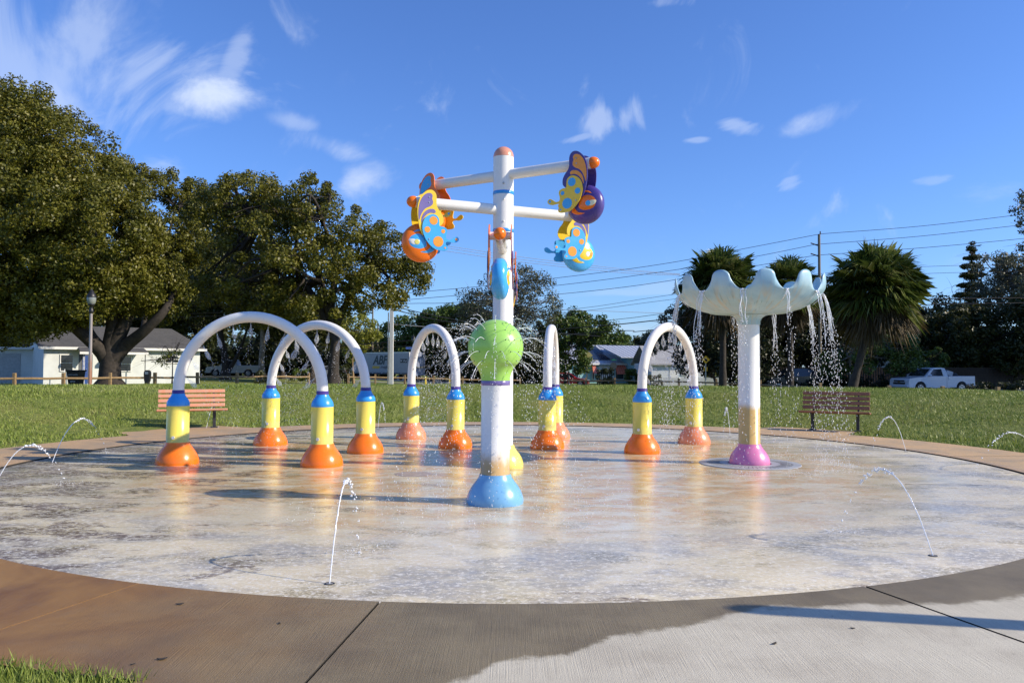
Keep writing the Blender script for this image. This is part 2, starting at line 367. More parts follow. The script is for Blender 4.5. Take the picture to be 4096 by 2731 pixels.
PADC = Vector((-0.05, 13.1, 0)); PADR = 7.82
def walk_mat():
    n = NT('brushed_concrete_walk'); P = n.geo.outputs['Position']
    sx = n.N('ShaderNodeSeparateXYZ'); n.L(P, sx.inputs[0]); X, Y = sx.outputs[0], sx.outputs[1]
    dx = n.M('ADD', X, 0.05); dy = n.M('SUBTRACT', Y, 13.1)
    rad = n.M('SQRT', n.M('ADD', n.M('MULTIPLY', dx, dx), n.M('MULTIPLY', dy, dy)))
    # width of the wetted band outside the rim, as it dried along the near side
    pts = [(1877, 2731), (1955, 2686), (2014, 2659), (2252, 2638), (2371, 2590), (2461, 2555), (2700, 2523), (2823, 2495), (2916, 2466), (3050, 2440), (3450, 2428), (3900, 2420), (4096, 2400)]
    g = [G(*p) for p in pts]
    xs = [-3.0] + [q.x for q in g] + [8.0]; ws = [3.2] + [(q - PADC).length - PADR for q in g] + [0.2]
    stops = sorted({round((x + 3) / 11, 4): min(1, max(0, w / 4)) for x, w in zip(xs, ws)}.items())
    wid = n.ramp(n.rng(X, -3, 8, 0, 1, False), [(p, (w, w, w)) for p, w in stops])
    wn = n.M('MULTIPLY', wid, 4.0)
    ed = n.M('ADD', n.M('SUBTRACT', n.M('SUBTRACT', rad, PADR), wn), n.M('MULTIPLY', n.M('SUBTRACT', n.noise(P, 5, 6, 0.65), 0.5), 0.28))
    near = n.rng(Y, 9, 13, 1, 0)
    dry = n.M('MAXIMUM', n.M('MULTIPLY', n.rng(n.M('ADD', ed, n.M('MULTIPLY', n.noise(P, 60, 3, 0.6), 0.06)), -0.03, 0.07), 0.93), n.M('MULTIPLY', n.rng(ed, 0.0, 0.5), 1.0))
    f = n.noise(P, 1.3, 6, 0.65); fl = n.noise(P, 120, 3, 0.6)
    grey = n.mix(n.rng(f, 0.35, 0.7), (0.65, 0.60, 0.475), (0.54, 0.49, 0.385))
    wetc = n.mix(n.rng(f, 0.35, 0.7), (0.255, 0.205, 0.12), (0.175, 0.138, 0.08))
    rust = n.mix(n.rng(n.noise(P, 0.9, 5, 0.6, 0.8), 0.35, 0.7), (0.36, 0.19, 0.055), (0.19, 0.085, 0.028))
    wetc = n.mix(n.rng(n.M('ADD', X, n.M('MULTIPLY', n.noise(P, 0.7, 4, 0.6), 2.0)), -2.1, 0.6, 0.95, 0.0), wetc, rust)
    c = n.mix(dry, wetc, grey)
    tan = n.mix(n.rng(f, 0.4, 0.68), (0.60, 0.40, 0.21), (0.44, 0.33, 0.21))
    c = n.mix(near, tan, c)
    c = n.mix(n.rng(fl, 0.3, 0.75, 0.0, 0.3), c, (0.3, 0.3, 0.3), 'MULTIPLY')
    c = n.mix(n.M('MULTIPLY', n.rng(n.noise(P, 14, 3), 0.72, 0.76), 0.5), c, (0.08, 0.07, 0.06))
    br = n.noise(P, 1.0, 3, 0.6, 0, (170, 2.0, 1))
    c = n.mix(n.rng(br, 0.35, 0.65, 0.0, 0.16), c, (0.3, 0.27, 0.22), 'MULTIPLY'); c = n.mix(n.M('MULTIPLY', n.rng(n.noise(P, 3.5, 6, 0.75, 0.6), 0.5, 0.72), 0.3), c, n.mix(0.5, c, (0.2, 0.17, 0.13)))
    b = n.bump(br, 0.7, 0.005); b = n.bump(fl, 0.6, 0.005, b)
    r = n.M('ADD', n.M('MULTIPLY', dry, 0.3), 0.55)
    return n.done(n.princ(c, r, 0, b, 0.4))
mWalk = walk_mat()
def grass_ground_mat():
    n = NT('lawn_soil'); P = n.geo.outputs['Position']
    f = n.noise(P, 0.5, 6, 0.65); g = n.noise(P, 7, 6, 0.75); h = n.noise(P, 30, 4, 0.7)
    c = n.mix(n.rng(g, 0.35, 0.65), (0.24, 0.26, 0.06), (0.11, 0.15, 0.028))
    c = n.mix(n.rng(f, 0.45, 0.7, 0, 0.5), c, (0.21, 0.18, 0.05))
    return n.done(n.princ(c, 0.8, 0, n.bump(h, 0.8, 0.05), 0.2))
mLawn = grass_ground_mat()
def leaf_mat(name, stops, trans=0.25, rough=0.45, big=0.6, spec=0.35):
    n = NT(name); P = n.geo.outputs['Position']
    r = n.geo.outputs['Random Per Island']
    v = n.M('ADD', n.M('MULTIPLY', r, 0.6), n.M('MULTIPLY', n.rng(n.noise(P, big, 5, 0.65), 0.33, 0.67), 0.4))
    c = n.ramp(v, stops)
    p = n.princ(c, rough, 0, None, spec)
    t = n.N('ShaderNodeBsdfTranslucent'); n.L(c, t.inputs[0])
    mx = n.N('ShaderNodeMixShader'); mx.inputs[0].default_value = trans; n.L(p, mx.inputs[1]); n.L(t.outputs[0], mx.inputs[2])
    return n.done(mx.outputs[0])
mGrass = leaf_mat('grass_blade', [(0, (0.10, 0.165, 0.02)), (0.45, (0.21, 0.27, 0.045)), (0.8, (0.31, 0.34, 0.085)), (1, (0.44, 0.44, 0.24))], 0.2, 0.5, 0.35)
mLeafA = leaf_mat('leaf_olive', [(0, (0.045, 0.052, 0.006)), (0.5, (0.12, 0.12, 0.012)), (0.85, (0.20, 0.18, 0.025)), (1, (0.30, 0.27, 0.09))])
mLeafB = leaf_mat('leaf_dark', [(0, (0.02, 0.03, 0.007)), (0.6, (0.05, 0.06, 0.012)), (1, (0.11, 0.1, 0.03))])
mLeafC = leaf_mat('leaf_fresh', [(0, (0.035, 0.07, 0.01)), (0.6, (0.08, 0.13, 0.02)), (1, (0.17, 0.2, 0.04))])
mLeafD = leaf_mat('leaf_grey', [(0, (0.05, 0.055, 0.03)), (0.6, (0.10, 0.11, 0.06)), (1, (0.22, 0.22, 0.15))])
mLeafY = leaf_mat('leaf_yellow', [(0, (0.12, 0.15, 0.02)), (0.6, (0.26, 0.27, 0.04)), (1, (0.42, 0.38, 0.08))], 0.35)
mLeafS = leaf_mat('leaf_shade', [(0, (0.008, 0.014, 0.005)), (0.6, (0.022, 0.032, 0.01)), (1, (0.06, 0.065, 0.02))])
mPalm = leaf_mat('palm_blade', [(0, (0.03, 0.055, 0.012)), (0.6, (0.10, 0.14, 0.03)), (1, (0.30, 0.30, 0.13))], 0.25, 0.35)
mThatch = leaf_mat('palm_thatch', [(0, (0.035, 0.028, 0.015)), (1, (0.16, 0.12, 0.07))], 0.1, 0.7)
mBark = pmat('bark', (0.042, 0.033, 0.026), 0.9, bump=0.8, bscale=14, var=0.3); mBarkL = pmat('pale_bark', (0.24, 0.21, 0.17), 0.9, bump=0.6, bscale=16, var=0.3)  # crown shade on the trunks is put into the dark bark colour
def wood_mat(name, a, b):
    n = NT(name); P = n.tc.outputs['Object']
    f = n.noise(P, 3, 6, 0.7, 0.4, (1.2, 6, 6)); c = n.mix(n.rng(f, 0.35, 0.7), a, b)
    c = n.mix(n.rng(n.noise(n.geo.outputs['Position'], 0.9, 3), 0.4, 0.7, 0, 0.4), c, tuple(x * 0.7 for x in b))
    return n.done(n.princ(c, 0.75, 0, n.bump(f, 0.3, 0.005)))
mFence = wood_mat('fence_wood', (0.34, 0.23, 0.11), (0.2, 0.125, 0.055)); mPoleWood = wood_mat('pole_wood', (0.22, 0.19, 0.14), (0.13, 0.11, 0.08))
mBoard = wood_mat('board_fence_wood', (0.075, 0.05, 0.033), (0.04, 0.026, 0.018))
mSlatA = pmat('slat_coral', (0.62, 0.25, 0.13), 0.5, var=0.15, scale=9, dark=(0.58, 0.33, 0.22)); mSlatB = pmat('slat_brown', (0.30, 0.125, 0.06), 0.5, var=0.15, scale=9)
def water_mat():
    n = NT('water_drop'); p = n.princ((0.92, 0.95, 1.0), 0.12, 0, None, 0.8)
    t = n.N('ShaderNodeBsdfTransparent'); mx = n.N('ShaderNodeMixShader'); mx.inputs[0].default_value = 0.3
    n.L(p, mx.inputs[1]); n.L(t.outputs[0], mx.inputs[2]); return n.done(mx.outputs[0])
def film_mat():
    n = NT('water_film'); P = n.geo.outputs['Position']; f = n.noise(P, 45, 3, 0.6, 1.0)
    p = n.princ((0.9, 0.94, 1.0), 0.1, 0, n.bump(f, 0.8, 0.01), 0.8)
    t = n.N('ShaderNodeBsdfTransparent'); mx = n.N('ShaderNodeMixShader'); n.L(n.rng(f, 0.35, 0.7, 0.95, 0.62), mx.inputs[0])
    n.L(p, mx.inputs[1]); n.L(t.outputs[0], mx.inputs[2]); return n.done(mx.outputs[0])
mDrop = water_mat(); mFilm = film_mat()
mGlass = pmat('window_glass', (0.02, 0.025, 0.03), 0.08, var=0.0, spec=0.7)
mStucco = pmat('white_stucco', (0.66, 0.69, 0.68), 0.85, var=0.06, scale=1.2, bump=0.2); mTrim = pmat('white_trim', (0.75, 0.75, 0.73), 0.6, var=0.05)
def shingle_mat(name, col):
    n = NT(name); P = n.tc.outputs['Object']
    b = n.N('ShaderNodeTexBrick'); n.L(P, b.inputs[0]); b.inputs['Scale'].default_value = 3; b.inputs[1].default_value = col + (1,); b.inputs[2].default_value = tuple(x * 0.75 for x in col) + (1,)
    b.inputs[3].default_value = tuple(x * 0.45 for x in col) + (1,); b.inputs['Mortar Size'].default_value = 0.02
    c = n.mix(n.rng(n.noise(n.geo.outputs['Position'], 1.2, 5), 0.4, 0.75, 0, 0.45), b.outputs[0], tuple(x * 0.5 for x in col))
    return n.done(n.princ(c, 0.9, 0, n.bump(b.outputs[1], 0.4, 0.02)))
mShingle = shingle_mat('grey_shingle', (0.10, 0.098, 0.097)); mPaleRoof = shingle_mat('pale_shingle', (0.42, 0.42, 0.42))
mAsphalt = pmat('asphalt', (0.17, 0.165, 0.16), 0.9, var=0.15, scale=1.5, bump=0.4, bscale=90); mDrive = pmat('drive_asphalt', (0.07, 0.07, 0.075), 0.9, var=0.1)
mKerb = pmat('kerb_concrete', (0.42, 0.4, 0.37), 0.85)
mCarWhite = pmat('car_white', (0.62, 0.66, 0.72), 0.25, var=0.03, coat=0.6); mCarSilver = pmat('car_silver', (0.50, 0.51, 0.52), 0.3, 0.4, var=0.03, coat=0.6)
mCarRed = pmat('car_red', (0.45, 0.012, 0.016), 0.25, var=0.03, coat=0.7); mCarDark = pmat('car_dark', (0.015, 0.018, 0.025), 0.2, var=0.03, coat=0.7)
mTyre = pmat('tyre', (0.018, 0.018, 0.018), 0.8); mRim = pmat('rim', (0.5, 0.5, 0.52), 0.3, 0.8); mRedLamp = pmat('tail_lamp', (0.5, 0.01, 0.01), 0.2); mLampGlass = pmat('lamp_glass', (0.22, 0.24, 0.22), 0.15, var=0.05)

# ------------------------------------------------------------------ ground
def smooth(a, b, x):
    t = np.clip((x - a) / (b - a), 0, 1); return t * t * (3 - 2 * t)
def terrain_z(x, y):
    x = np.asarray(x, float); y = np.asarray(y, float)
    rho = np.hypot(x + 0.05, y - 13.1)
    crest = 0.80 + 0.10 * smooth(6, 20, np.abs(x)) + 0.04 * smooth(3, 14, -x)
    up = smooth(9.7, 17.5, rho) ** 0.8
    bg = 0.15 - 0.40 * smooth(-22, 4, x) - 0.55 * smooth(48, 100, y) * smooth(-32, -14, x)
    down = smooth(17.8, 26.0, rho)
    front = smooth(9, 4, y)                  # the near side of the pad is level
    z = np.where(rho < 17.6, crest * up, crest + (bg - crest) * down)
    return z * (1 - front) - 0.03 * (rho < 9.9)
def tz(x, y): return float(terrain_z(x, y))
def build_terrain():
    xs = np.concatenate([np.linspace(-700, -64, 14), np.arange(-60, 60.1, 0.75), np.linspace(64, 700, 14)])
    ys = np.concatenate([np.linspace(-60, -4, 8), np.arange(-3, 60, 0.6), np.linspace(60, 160, 50), np.linspace(180, 1500, 12)])
    X, Y = np.meshgrid(xs, ys); Z = terrain_z(X, Y) + 0.012 * np.sin(X * 1.7 + Y) * np.sin(Y * 1.3 - X * 0.4)
    rho = np.hypot(X + .05, Y - 13.1); Z = np.where(rho < 10.4, np.minimum(Z, -0.03), Z); Z = np.where(rho < 8.4, -0.25, Z)
    V = np.stack([X, Y, Z], -1).reshape(-1, 3); n, k = X.shape
    i = np.arange(n * k).reshape(n, k); F = np.stack([i[:-1, :-1], i[:-1, 1:], i[1:, 1:], i[1:, :-1]], -1).reshape(-1, 4)
    o = npmesh('ground', V, F, mLawn, None, True); tag(o, kind='structure')
build_terrain()

def r_out(deg):
    a = math.radians(deg); s = math.sin(a)
    if -101 < deg < -58: return 16.0
    if -58 <= deg < -50: return 16.0 - (deg + 58) / 8 * 6.4
    base = 9.62 - 0.72 * max(0, s) ** 2 - 0.33 * max(0, -s)
    for c, w, e in ((143.5, 9, 1.25), (41, 7.5, 1.0)):       # pads under the benches
        t = abs(deg - c) / w
        if t < 1: base += e * min(1, (1 - t) * 4)
    return base
mDarkEdge = pmat('slab_edge_dark', (0.03, 0.026, 0.02), 0.95)  # darker colour for the slab sides, so the joints read black
def build_pad():
    mb = MB(); seg = 180
    rings = [0.0] + list(np.linspace(0.6, PADR - .03, 12)) + [PADR]
    mb.v.append((PADC.x, PADC.y, 0.0))
    for r in rings[1:]:
        for i in range(seg):
            a = 2 * math.pi * i / seg; mb.v.append((PADC.x + r * math.cos(a), PADC.y + r * math.sin(a), 0.0 if r < PADR else -0.012))
    for i in range(seg): mb.f.append((0, 1 + i, 1 + (i + 1) % seg)); mb.sm.append(True)
    for k in range(len(rings) - 2):
        for i in range(seg):
            a, b = 1 + k * seg + i, 1 + k * seg + (i + 1) % seg; mb.f.append((a, a + seg, b + seg, b)); mb.sm.append(True)
    b0 = len(mb.v); last = 1 + (len(rings) - 2) * seg
    for i in range(seg): x, y, z = mb.v[last + i]; mb.v.append((x, y, -0.2))
    for i in range(seg): mb.f.append((last + i, b0 + i, b0 + (i + 1) % seg, last + (i + 1) % seg)); mb.sm.append(False)
    tag(mb.build('splash_pad_floor', mPad), kind='structure')
    # joint filler, a dark bed under the slabs
    w = thing('walkway', (PADC.x, PADC.y, 0), None, None); tag(w, kind='structure')
    bed = MB(); A = list(range(-180, 181, 2))
    for i in range(len(A) - 1):
        p = []
        for d, r in ((A[i], PADR + .002), (A[i], r_out(A[i]) - .02), (A[i + 1], r_out(A[i + 1]) - .02), (A[i + 1], PADR + .002)):
            a = math.radians(d); p.append((PADC.x + r * math.cos(a), PADC.y + r * math.sin(a), -0.06))
        bed.add(p, [(0, 1, 2, 3)])
    bed.build('joint_bed', pmat('joint_dirt', (0.035, 0.03, 0.024), 0.95, var=0.2, scale=20), w)
    joints = [-70.6 + 25.5 * k for k in range(-4, 11)]
    joints = sorted([j for j in joints if -180 < j < 180] + [-109.7])
    joints = joints + [joints[0] + 360]
    for a0, a1 in zip(joints[:-1], joints[1:]):
        n = max(2, int((a1 - a0) / 1.0)); top = []; nr = 5
        mb = MB(); cols = []
        for i in range(n + 1):
            d = a0 + (a1 - a0) * i / n; dd = (d + 180) % 360 - 180; a = math.radians(d)
            ri, ro = PADR + 0.014, r_out(dd); row = []
            for k in range(nr):
                r = ri + (ro - ri) * k / (nr - 1); gap = (0.012 if abs(a0 + 109.7) > 1 and abs(a1 + 109.7) > 1 else 0.004) / r
                aa = a + (gap if i == 0 else -gap if i == n else 0)
                row.append((PADC.x + r * math.cos(aa), PADC.y + r * math.sin(aa)))
            cols.append(row)
        def V(i, k, z, ins=0): x, y = cols[i][k]; return (x, y, z)
        for i in range(n):
            for k in range(nr - 1):
                mb.add([V(i, k, .016), V(i, k + 1, .016), V(i + 1, k + 1, .016), V(i + 1, k, .016)], [(0, 1, 2, 3)])
            for k in (0, nr - 1):
                mb.add([V(i, k, .016), V(i, k, -.1), V(i + 1, k, -.1), V(i + 1, k, .016)], [(0, 1, 2, 3)])
        for i in (0, n):
            for k in range(nr - 1): mb.add([V(i, k, .016), V(i, k + 1, .016), V(i, k + 1, -.1), V(i, k, -.1)], [(0, 1, 2, 3)])
        o = mb.build('slab', mWalk, w)
        o.data.materials.append(mDarkEdge)
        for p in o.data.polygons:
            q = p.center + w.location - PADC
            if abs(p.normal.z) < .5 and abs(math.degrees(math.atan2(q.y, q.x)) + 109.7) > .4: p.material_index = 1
build_pad()

def road_strip(name, path, width, mat, dz, kerb=False):
    pts = opensp([(p[0], p[1], 0) for p in path], 10); mb = MB(); K = 5; rows = []
    for i, p in enumerate(pts):
        t = (pts[min(i + 1, len(pts) - 1)] - pts[max(i - 1, 0)]).normalized(); nrm = Vector((-t.y, t.x, 0))
        rows.append([p + nrm * (width * (k / (K - 1) - .5)) for k in range(K)])
    for r in rows:
        for q in r: q.z = tz(q.x, q.y) + dz
    for a, b in zip(rows[:-1], rows[1:]):
        for k in range(K - 1): mb.add([a[k], a[k + 1], b[k + 1], b[k]], [(0, 1, 2, 3)], True)
    o = mb.build(name, mat); tag(o, kind='structure')
    if kerb:
        for s in (0, K - 1):
            kb = MB()
            for a, b in zip(rows[:-1], rows[1:]):
                n = (a[K - 1] - a[0]).normalized() * (0.16 if s else -0.16); u = Vector((0, 0, .11))
                kb.add([a[s], a[s] + u, b[s] + u, b[s]], [(0, 1, 2, 3)]); kb.add([a[s] + u, a[s] + n + u, b[s] + n + u, b[s] + u], [(0, 1, 2, 3)]); kb.add([a[s] + n + u, a[s] + n - u, b[s] + n - u, b[s] + n + u], [(0, 1, 2, 3)])
            tag(kb.build('kerb', mKerb), kind='structure')
road_strip('road', [(-70, 175), (-36, 132), (-15, 106), (0, 90), (13, 77), (24, 64), (36, 56), (58, 55), (100, 56)], 9.5, mAsphalt, 0.05, True)
road_strip('pavement', [(-22, 96), (-8, 84), (6, 71.5), (17, 60), (32, 47.5), (58, 46), (90, 46)], 1.8, mKerb, 0.04)
road_strip('driveway', [(-60, 47), (-40, 48.5), (-30, 49.5), (-28, 44)], 6, mDrive, 0.04)
road_strip('parking_lane', [(-50, 92), (-34, 91), (-20, 93)], 7, mDrive, 0.04)

# grass blades
def grass():
    def tufts(x, y, z, h, w, rng):
        n = len(x); a = rng.uniform(0, 2 * np.pi, n); t = np.stack([np.cos(a), np.sin(a), np.zeros(n)], -1)
        lean = rng.normal(0, 0.45, (n, 2)); hh = h * rng.uniform(0.5, 1.25, n)
        P = np.stack([x, y, z], -1); tip = P + np.stack([lean[:, 0] * hh, lean[:, 1] * hh, hh], -1)
        ww = (w * rng.uniform(.6, 1.3, n))[:, None]
        V = np.stack([P - t * ww, P + t * ww, tip], 1).reshape(-1, 3); F = np.arange(3 * n).reshape(-1, 3); return V, F
    rng = np.random.default_rng(3)
    n = 430000; x = rng.uniform(-26, 26, n); y = 10 + 24 * rng.uniform(0, 1, n) ** 0.9; rho = np.hypot(x + .05, y - 13.1)
    deg = np.degrees(np.arctan2(y - 13.1, x + .05)); ro = np.array([r_out(d) for d in deg])
    k = (rho > ro + .02 + rng.uniform(0, .08, n)) & (rho < 20.5) & (np.abs(x) < y * 0.72 + 1) ; x, y = x[k], y[k]
    z = terrain_z(x, y) - 0.01; z = np.where(np.hypot(x + .05, y - 13.1) < 10.6, np.maximum(z, -.03), z)
    V, F = tufts(x, y, z, 0.075 * (0.75 + 0.5 * np.sin(x * .9 + 1.3 * np.sin(y * .7)) ** 2), 0.012, rng)
    o = npmesh('lawn_grass', V, F, mGrass); tag(o, 'short sunlit lawn covering the low bank behind the splash pad', 'grass', kind='stuff')
    n = 26000; x = rng.uniform(-4.2, -1.2, n); y = rng.uniform(2.9, 4.6, n)
    ro = np.array([r_out(min(d, -101.2)) for d in np.degrees(np.arctan2(y - 13.1, x + .05))]); rho = np.hypot(x + .05, y - 13.1)
    k = (rho > ro - .03 + rng.normal(0, .03, n)) & (np.degrees(np.arctan2(y - 13.1, x + .05)) < -101); x, y = x[k], y[k]
    V, F = tufts(x, y, np.full(len(x), -.02), 0.085, 0.006, rng)
    o = npmesh('grass_tuft', V, F, mGrass); tag(o, 'long grass blades creeping over the walk in the near left corner', 'grass', kind='stuff')
grass()

# ------------------------------------------------------------------ water features
def foot_at(px, py, r):
    g = G(px, py); d = Vector((g.x, g.y, 0)).normalized(); return g + d * r
BASE = [(0.330, 0.0), (0.333, 0.03), (0.327, 0.075), (0.305, 0.14), (0.268, 0.205), (0.225, 0.262), (0.196, 0.305), (0.182, 0.35)]
def scaled(prof, s, h=1.0): return [(r * s, z * h) for r, z in prof]

class Drops:
    def __init__(s): s.c = []; s.a = []; s.r = []; s.l = []
    def add(s, p, ax, r, l): s.c.append(tuple(p)); s.a.append(tuple(ax)); s.r.append(r); s.l.append(l)
    def build(s, name, parent=None, extra=None):
        C = np.array(s.c); A = np.array(s.a, float); A /= np.linalg.norm(A, axis=1)[:, None] + 1e-9; R = np.array(s.r)[:, None]; Ln = np.array(s.l)[:, None]
        H = np.where(np.abs(A[:, 2:3]) < .9, np.array([[0, 0, 1.]]), np.array([[1., 0, 0]])); U = np.cross(A, H); U /= np.linalg.norm(U, axis=1)[:, None]; Wv = np.cross(A, U)
        V = np.stack([C + A * Ln, C + U * R, C + Wv * R, C - U * R, C - Wv * R, C - A * Ln], 1).reshape(-1, 3)
        f = np.array([(0, 1, 2), (0, 2, 3), (0, 3, 4), (0, 4, 1), (5, 2, 1), (5, 3, 2), (5, 4, 3), (5, 1, 4)])
        F = (np.arange(len(C))[:, None, None] * 6 + f[None]).reshape(-1, 3)
        return npmesh(name, V, F, mDrop, parent, True)
GR = Vector((0, 0, -9.8))
def u(a, b): return random.uniform(a, b)
def splash(D, c, n=26, r=0.12, h=0.08):
    for _ in range(n):
        a = u(0, 6.283); q = u(0, 1) ** .6; k = u(0, 1)
        D.add((c[0] + r * q * math.cos(a), c[1] + r * q * math.sin(a), 0.004 + h * k * k * (1.1 - q)), (math.cos(a) * .6, math.sin(a) * .6, 1), u(.0015, .004), u(.003, .010))

DOT = {}
def dot(p, r, mat, parent, name='nozzle'):
    k = (r, mat.name)
    if k not in DOT:
        o = MB().ellip((0, 0, 0), (r, r, r), 8, 5).build(name, mat, parent, world=False); DOT[k] = o.data
    else:
        o = bpy.data.objects.new(name, DOT[k]); COL.objects.link(o); o.parent = parent
    o.location = Vector(p) - parent.location; return o

def spray_arch(fl, fr, label, seedk, pale=()):
    mid = (fl + fr) / 2; root = thing('spray_arch', (mid.x, mid.y, 0), label, 'water arch', 'spray arches on the splash pad')
    R = (fr - fl).length / 2; d = (fr - fl).normalized(); zc = 2.45 - 0.09 - R; rt = 0.088
    pts = [fl + Vector((0, 0, 1.12)), fl + Vector((0, 0, (zc + 1.12) / 2))] + [mid + d * (-R * math.cos(math.pi * i / 36)) + Vector((0, 0, zc + R * math.sin(math.pi * i / 36))) for i in range(37)] + [fr + Vector((0, 0, (zc + 1.12) / 2)), fr + Vector((0, 0, 1.12))]
    MB().tube(pts, rt, 24, caps=False).build('tube', mWhite, root)
    for fi, f in enumerate((fl, fr)):
        MB().lathe([(r, z) for r, z in BASE], f, 40).build('base', mCoral if fi in pale else mOrange, root, label='pale coral base' if fi in pale else None)  # some far feet take a paler coral than the others
        MB().lathe([(.182, .35), (.1735, .353), (.1735, .93)], f, 36).build('sleeve', mYellow, root)
        MB().lathe([(.1735, .93), (.176, .934), (.174, .97), (.162, 1.01), (.138, 1.05), (.112, 1.085), (.0985, 1.115), (.0965, 1.125)], f, 36).build('shoulder', mBlue, root)
        MB().lathe([(.0965, 1.125), (.095, 1.126), (.095, 1.18), (.088, 1.181)], f, 32).build('collar', mPurple, root)
        toc = Vector((-f.x, -f.y, 0)).normalized(); sd = Vector((toc.y, -toc.x, 0))
        pos = f + (toc * .85 + sd * .35).normalized() * .170 + Vector((0, 0, .43)); nn_ = Vector((pos.x - f.x, pos.y - f.y, 0)).normalized()
        MB().tube([pos, pos + nn_ * .010], .026, 14).build('plug', mWhite, root)
    D = Drops(); film = MB(); rnd = random.Random(seedk); ntc = Vector((-d.y, d.x, 0))
    for k in range(11):
        th = math.radians(12 + 156 * k / 10); out = d * (-math.cos(th)) + Vector((0, 0, math.sin(th)))
        p = mid + out * (R - rt) + Vector((0, 0, zc)); dot(p, .013, mSteel, root)
        aim = (-out * 1.0 + Vector((0, 0, -.55)) + ntc * rnd.uniform(-.1, .1)).normalized(); L = rnd.uniform(.17, .25); wd = rnd.uniform(.03, .048)
        q = Matrix.Rotation(0, 3, 'Z'); a = aim; uu = a.orthogonal().normalized(); w = a.cross(uu)
        prof = [(.05, .0), (.35, .3), (.8, .55), (1.0, .75), (.75, .9), (.3, 1.0)]; sg = 12; vs = []
        for rr, t in prof:
            for i in range(sg):
                an = 6.283 * i / sg; jit = 1 + .18 * rnd.uniform(-1, 1); vs.append(p + a * (t * L) + (uu * math.cos(an) + w * math.sin(an)) * rr * wd * jit + GR * .004 * t)
        film.add(vs, [(r_ * sg + i, r_ * sg + (i + 1) % sg, (r_ + 1) * sg + (i + 1) % sg, (r_ + 1) * sg + i) for r_ in range(5) for i in range(sg)], True)
        e = p + a * L
        for _ in range(150):
            v = (a + Vector([rnd.gauss(0, .22) for _ in range(3)])) * rnd.uniform(.5, 2.3); tm = rnd.uniform(0, 1) ** .8 * .75
            c = e + v * tm + GR * .5 * tm * tm
            if c.z < 0.01: continue
            D.add(c, v + GR * tm, rnd.uniform(.0018, .0048), rnd.uniform(.004, .013))
    for _ in range(60):
        t = rnd.uniform(0, 1); c = fl + (fr - fl) * t + ntc * rnd.gauss(0, .25); splash(D, c, 3, .05, .05)
    o = D.build('water_spray'); tag(o, 'fine droplets falling inside ' + label, 'water spray', kind='stuff')
    o = film.build('water_film', mFilm); tag(o, 'clear bubble shaped water films under ' + label, 'water', kind='stuff')
S_ = 1.7415
ARCH = [((407, 1070), (739, 1075), 'the nearest and widest white arch, at the far left of the pad'),
        ((621, 1025), (839, 1043), 'the white arch overlapped by the widest arch, second from the left'),
        ((944, 1010), (1046, 1031), 'the narrow looking white arch just left of the green ball'),
        ((1275, 1009), (1257, 1033), 'the white arch seen edge on, just right of the green ball'),
        ((1594, 1021), (1475, 1044), 'the white arch beside the pale blue flower bowl')]
for i, (a, b, lab) in enumerate(ARCH):
    spray_arch(foot_at(a[0] * S_, a[1] * S_, .33), foot_at(b[0] * S_, b[1] * S_, .33), lab[4:] if lab.startswith('the ') else lab, 20 + i, {2: (0,), 3: (0,), 4: (0,)}.get(i, ()))

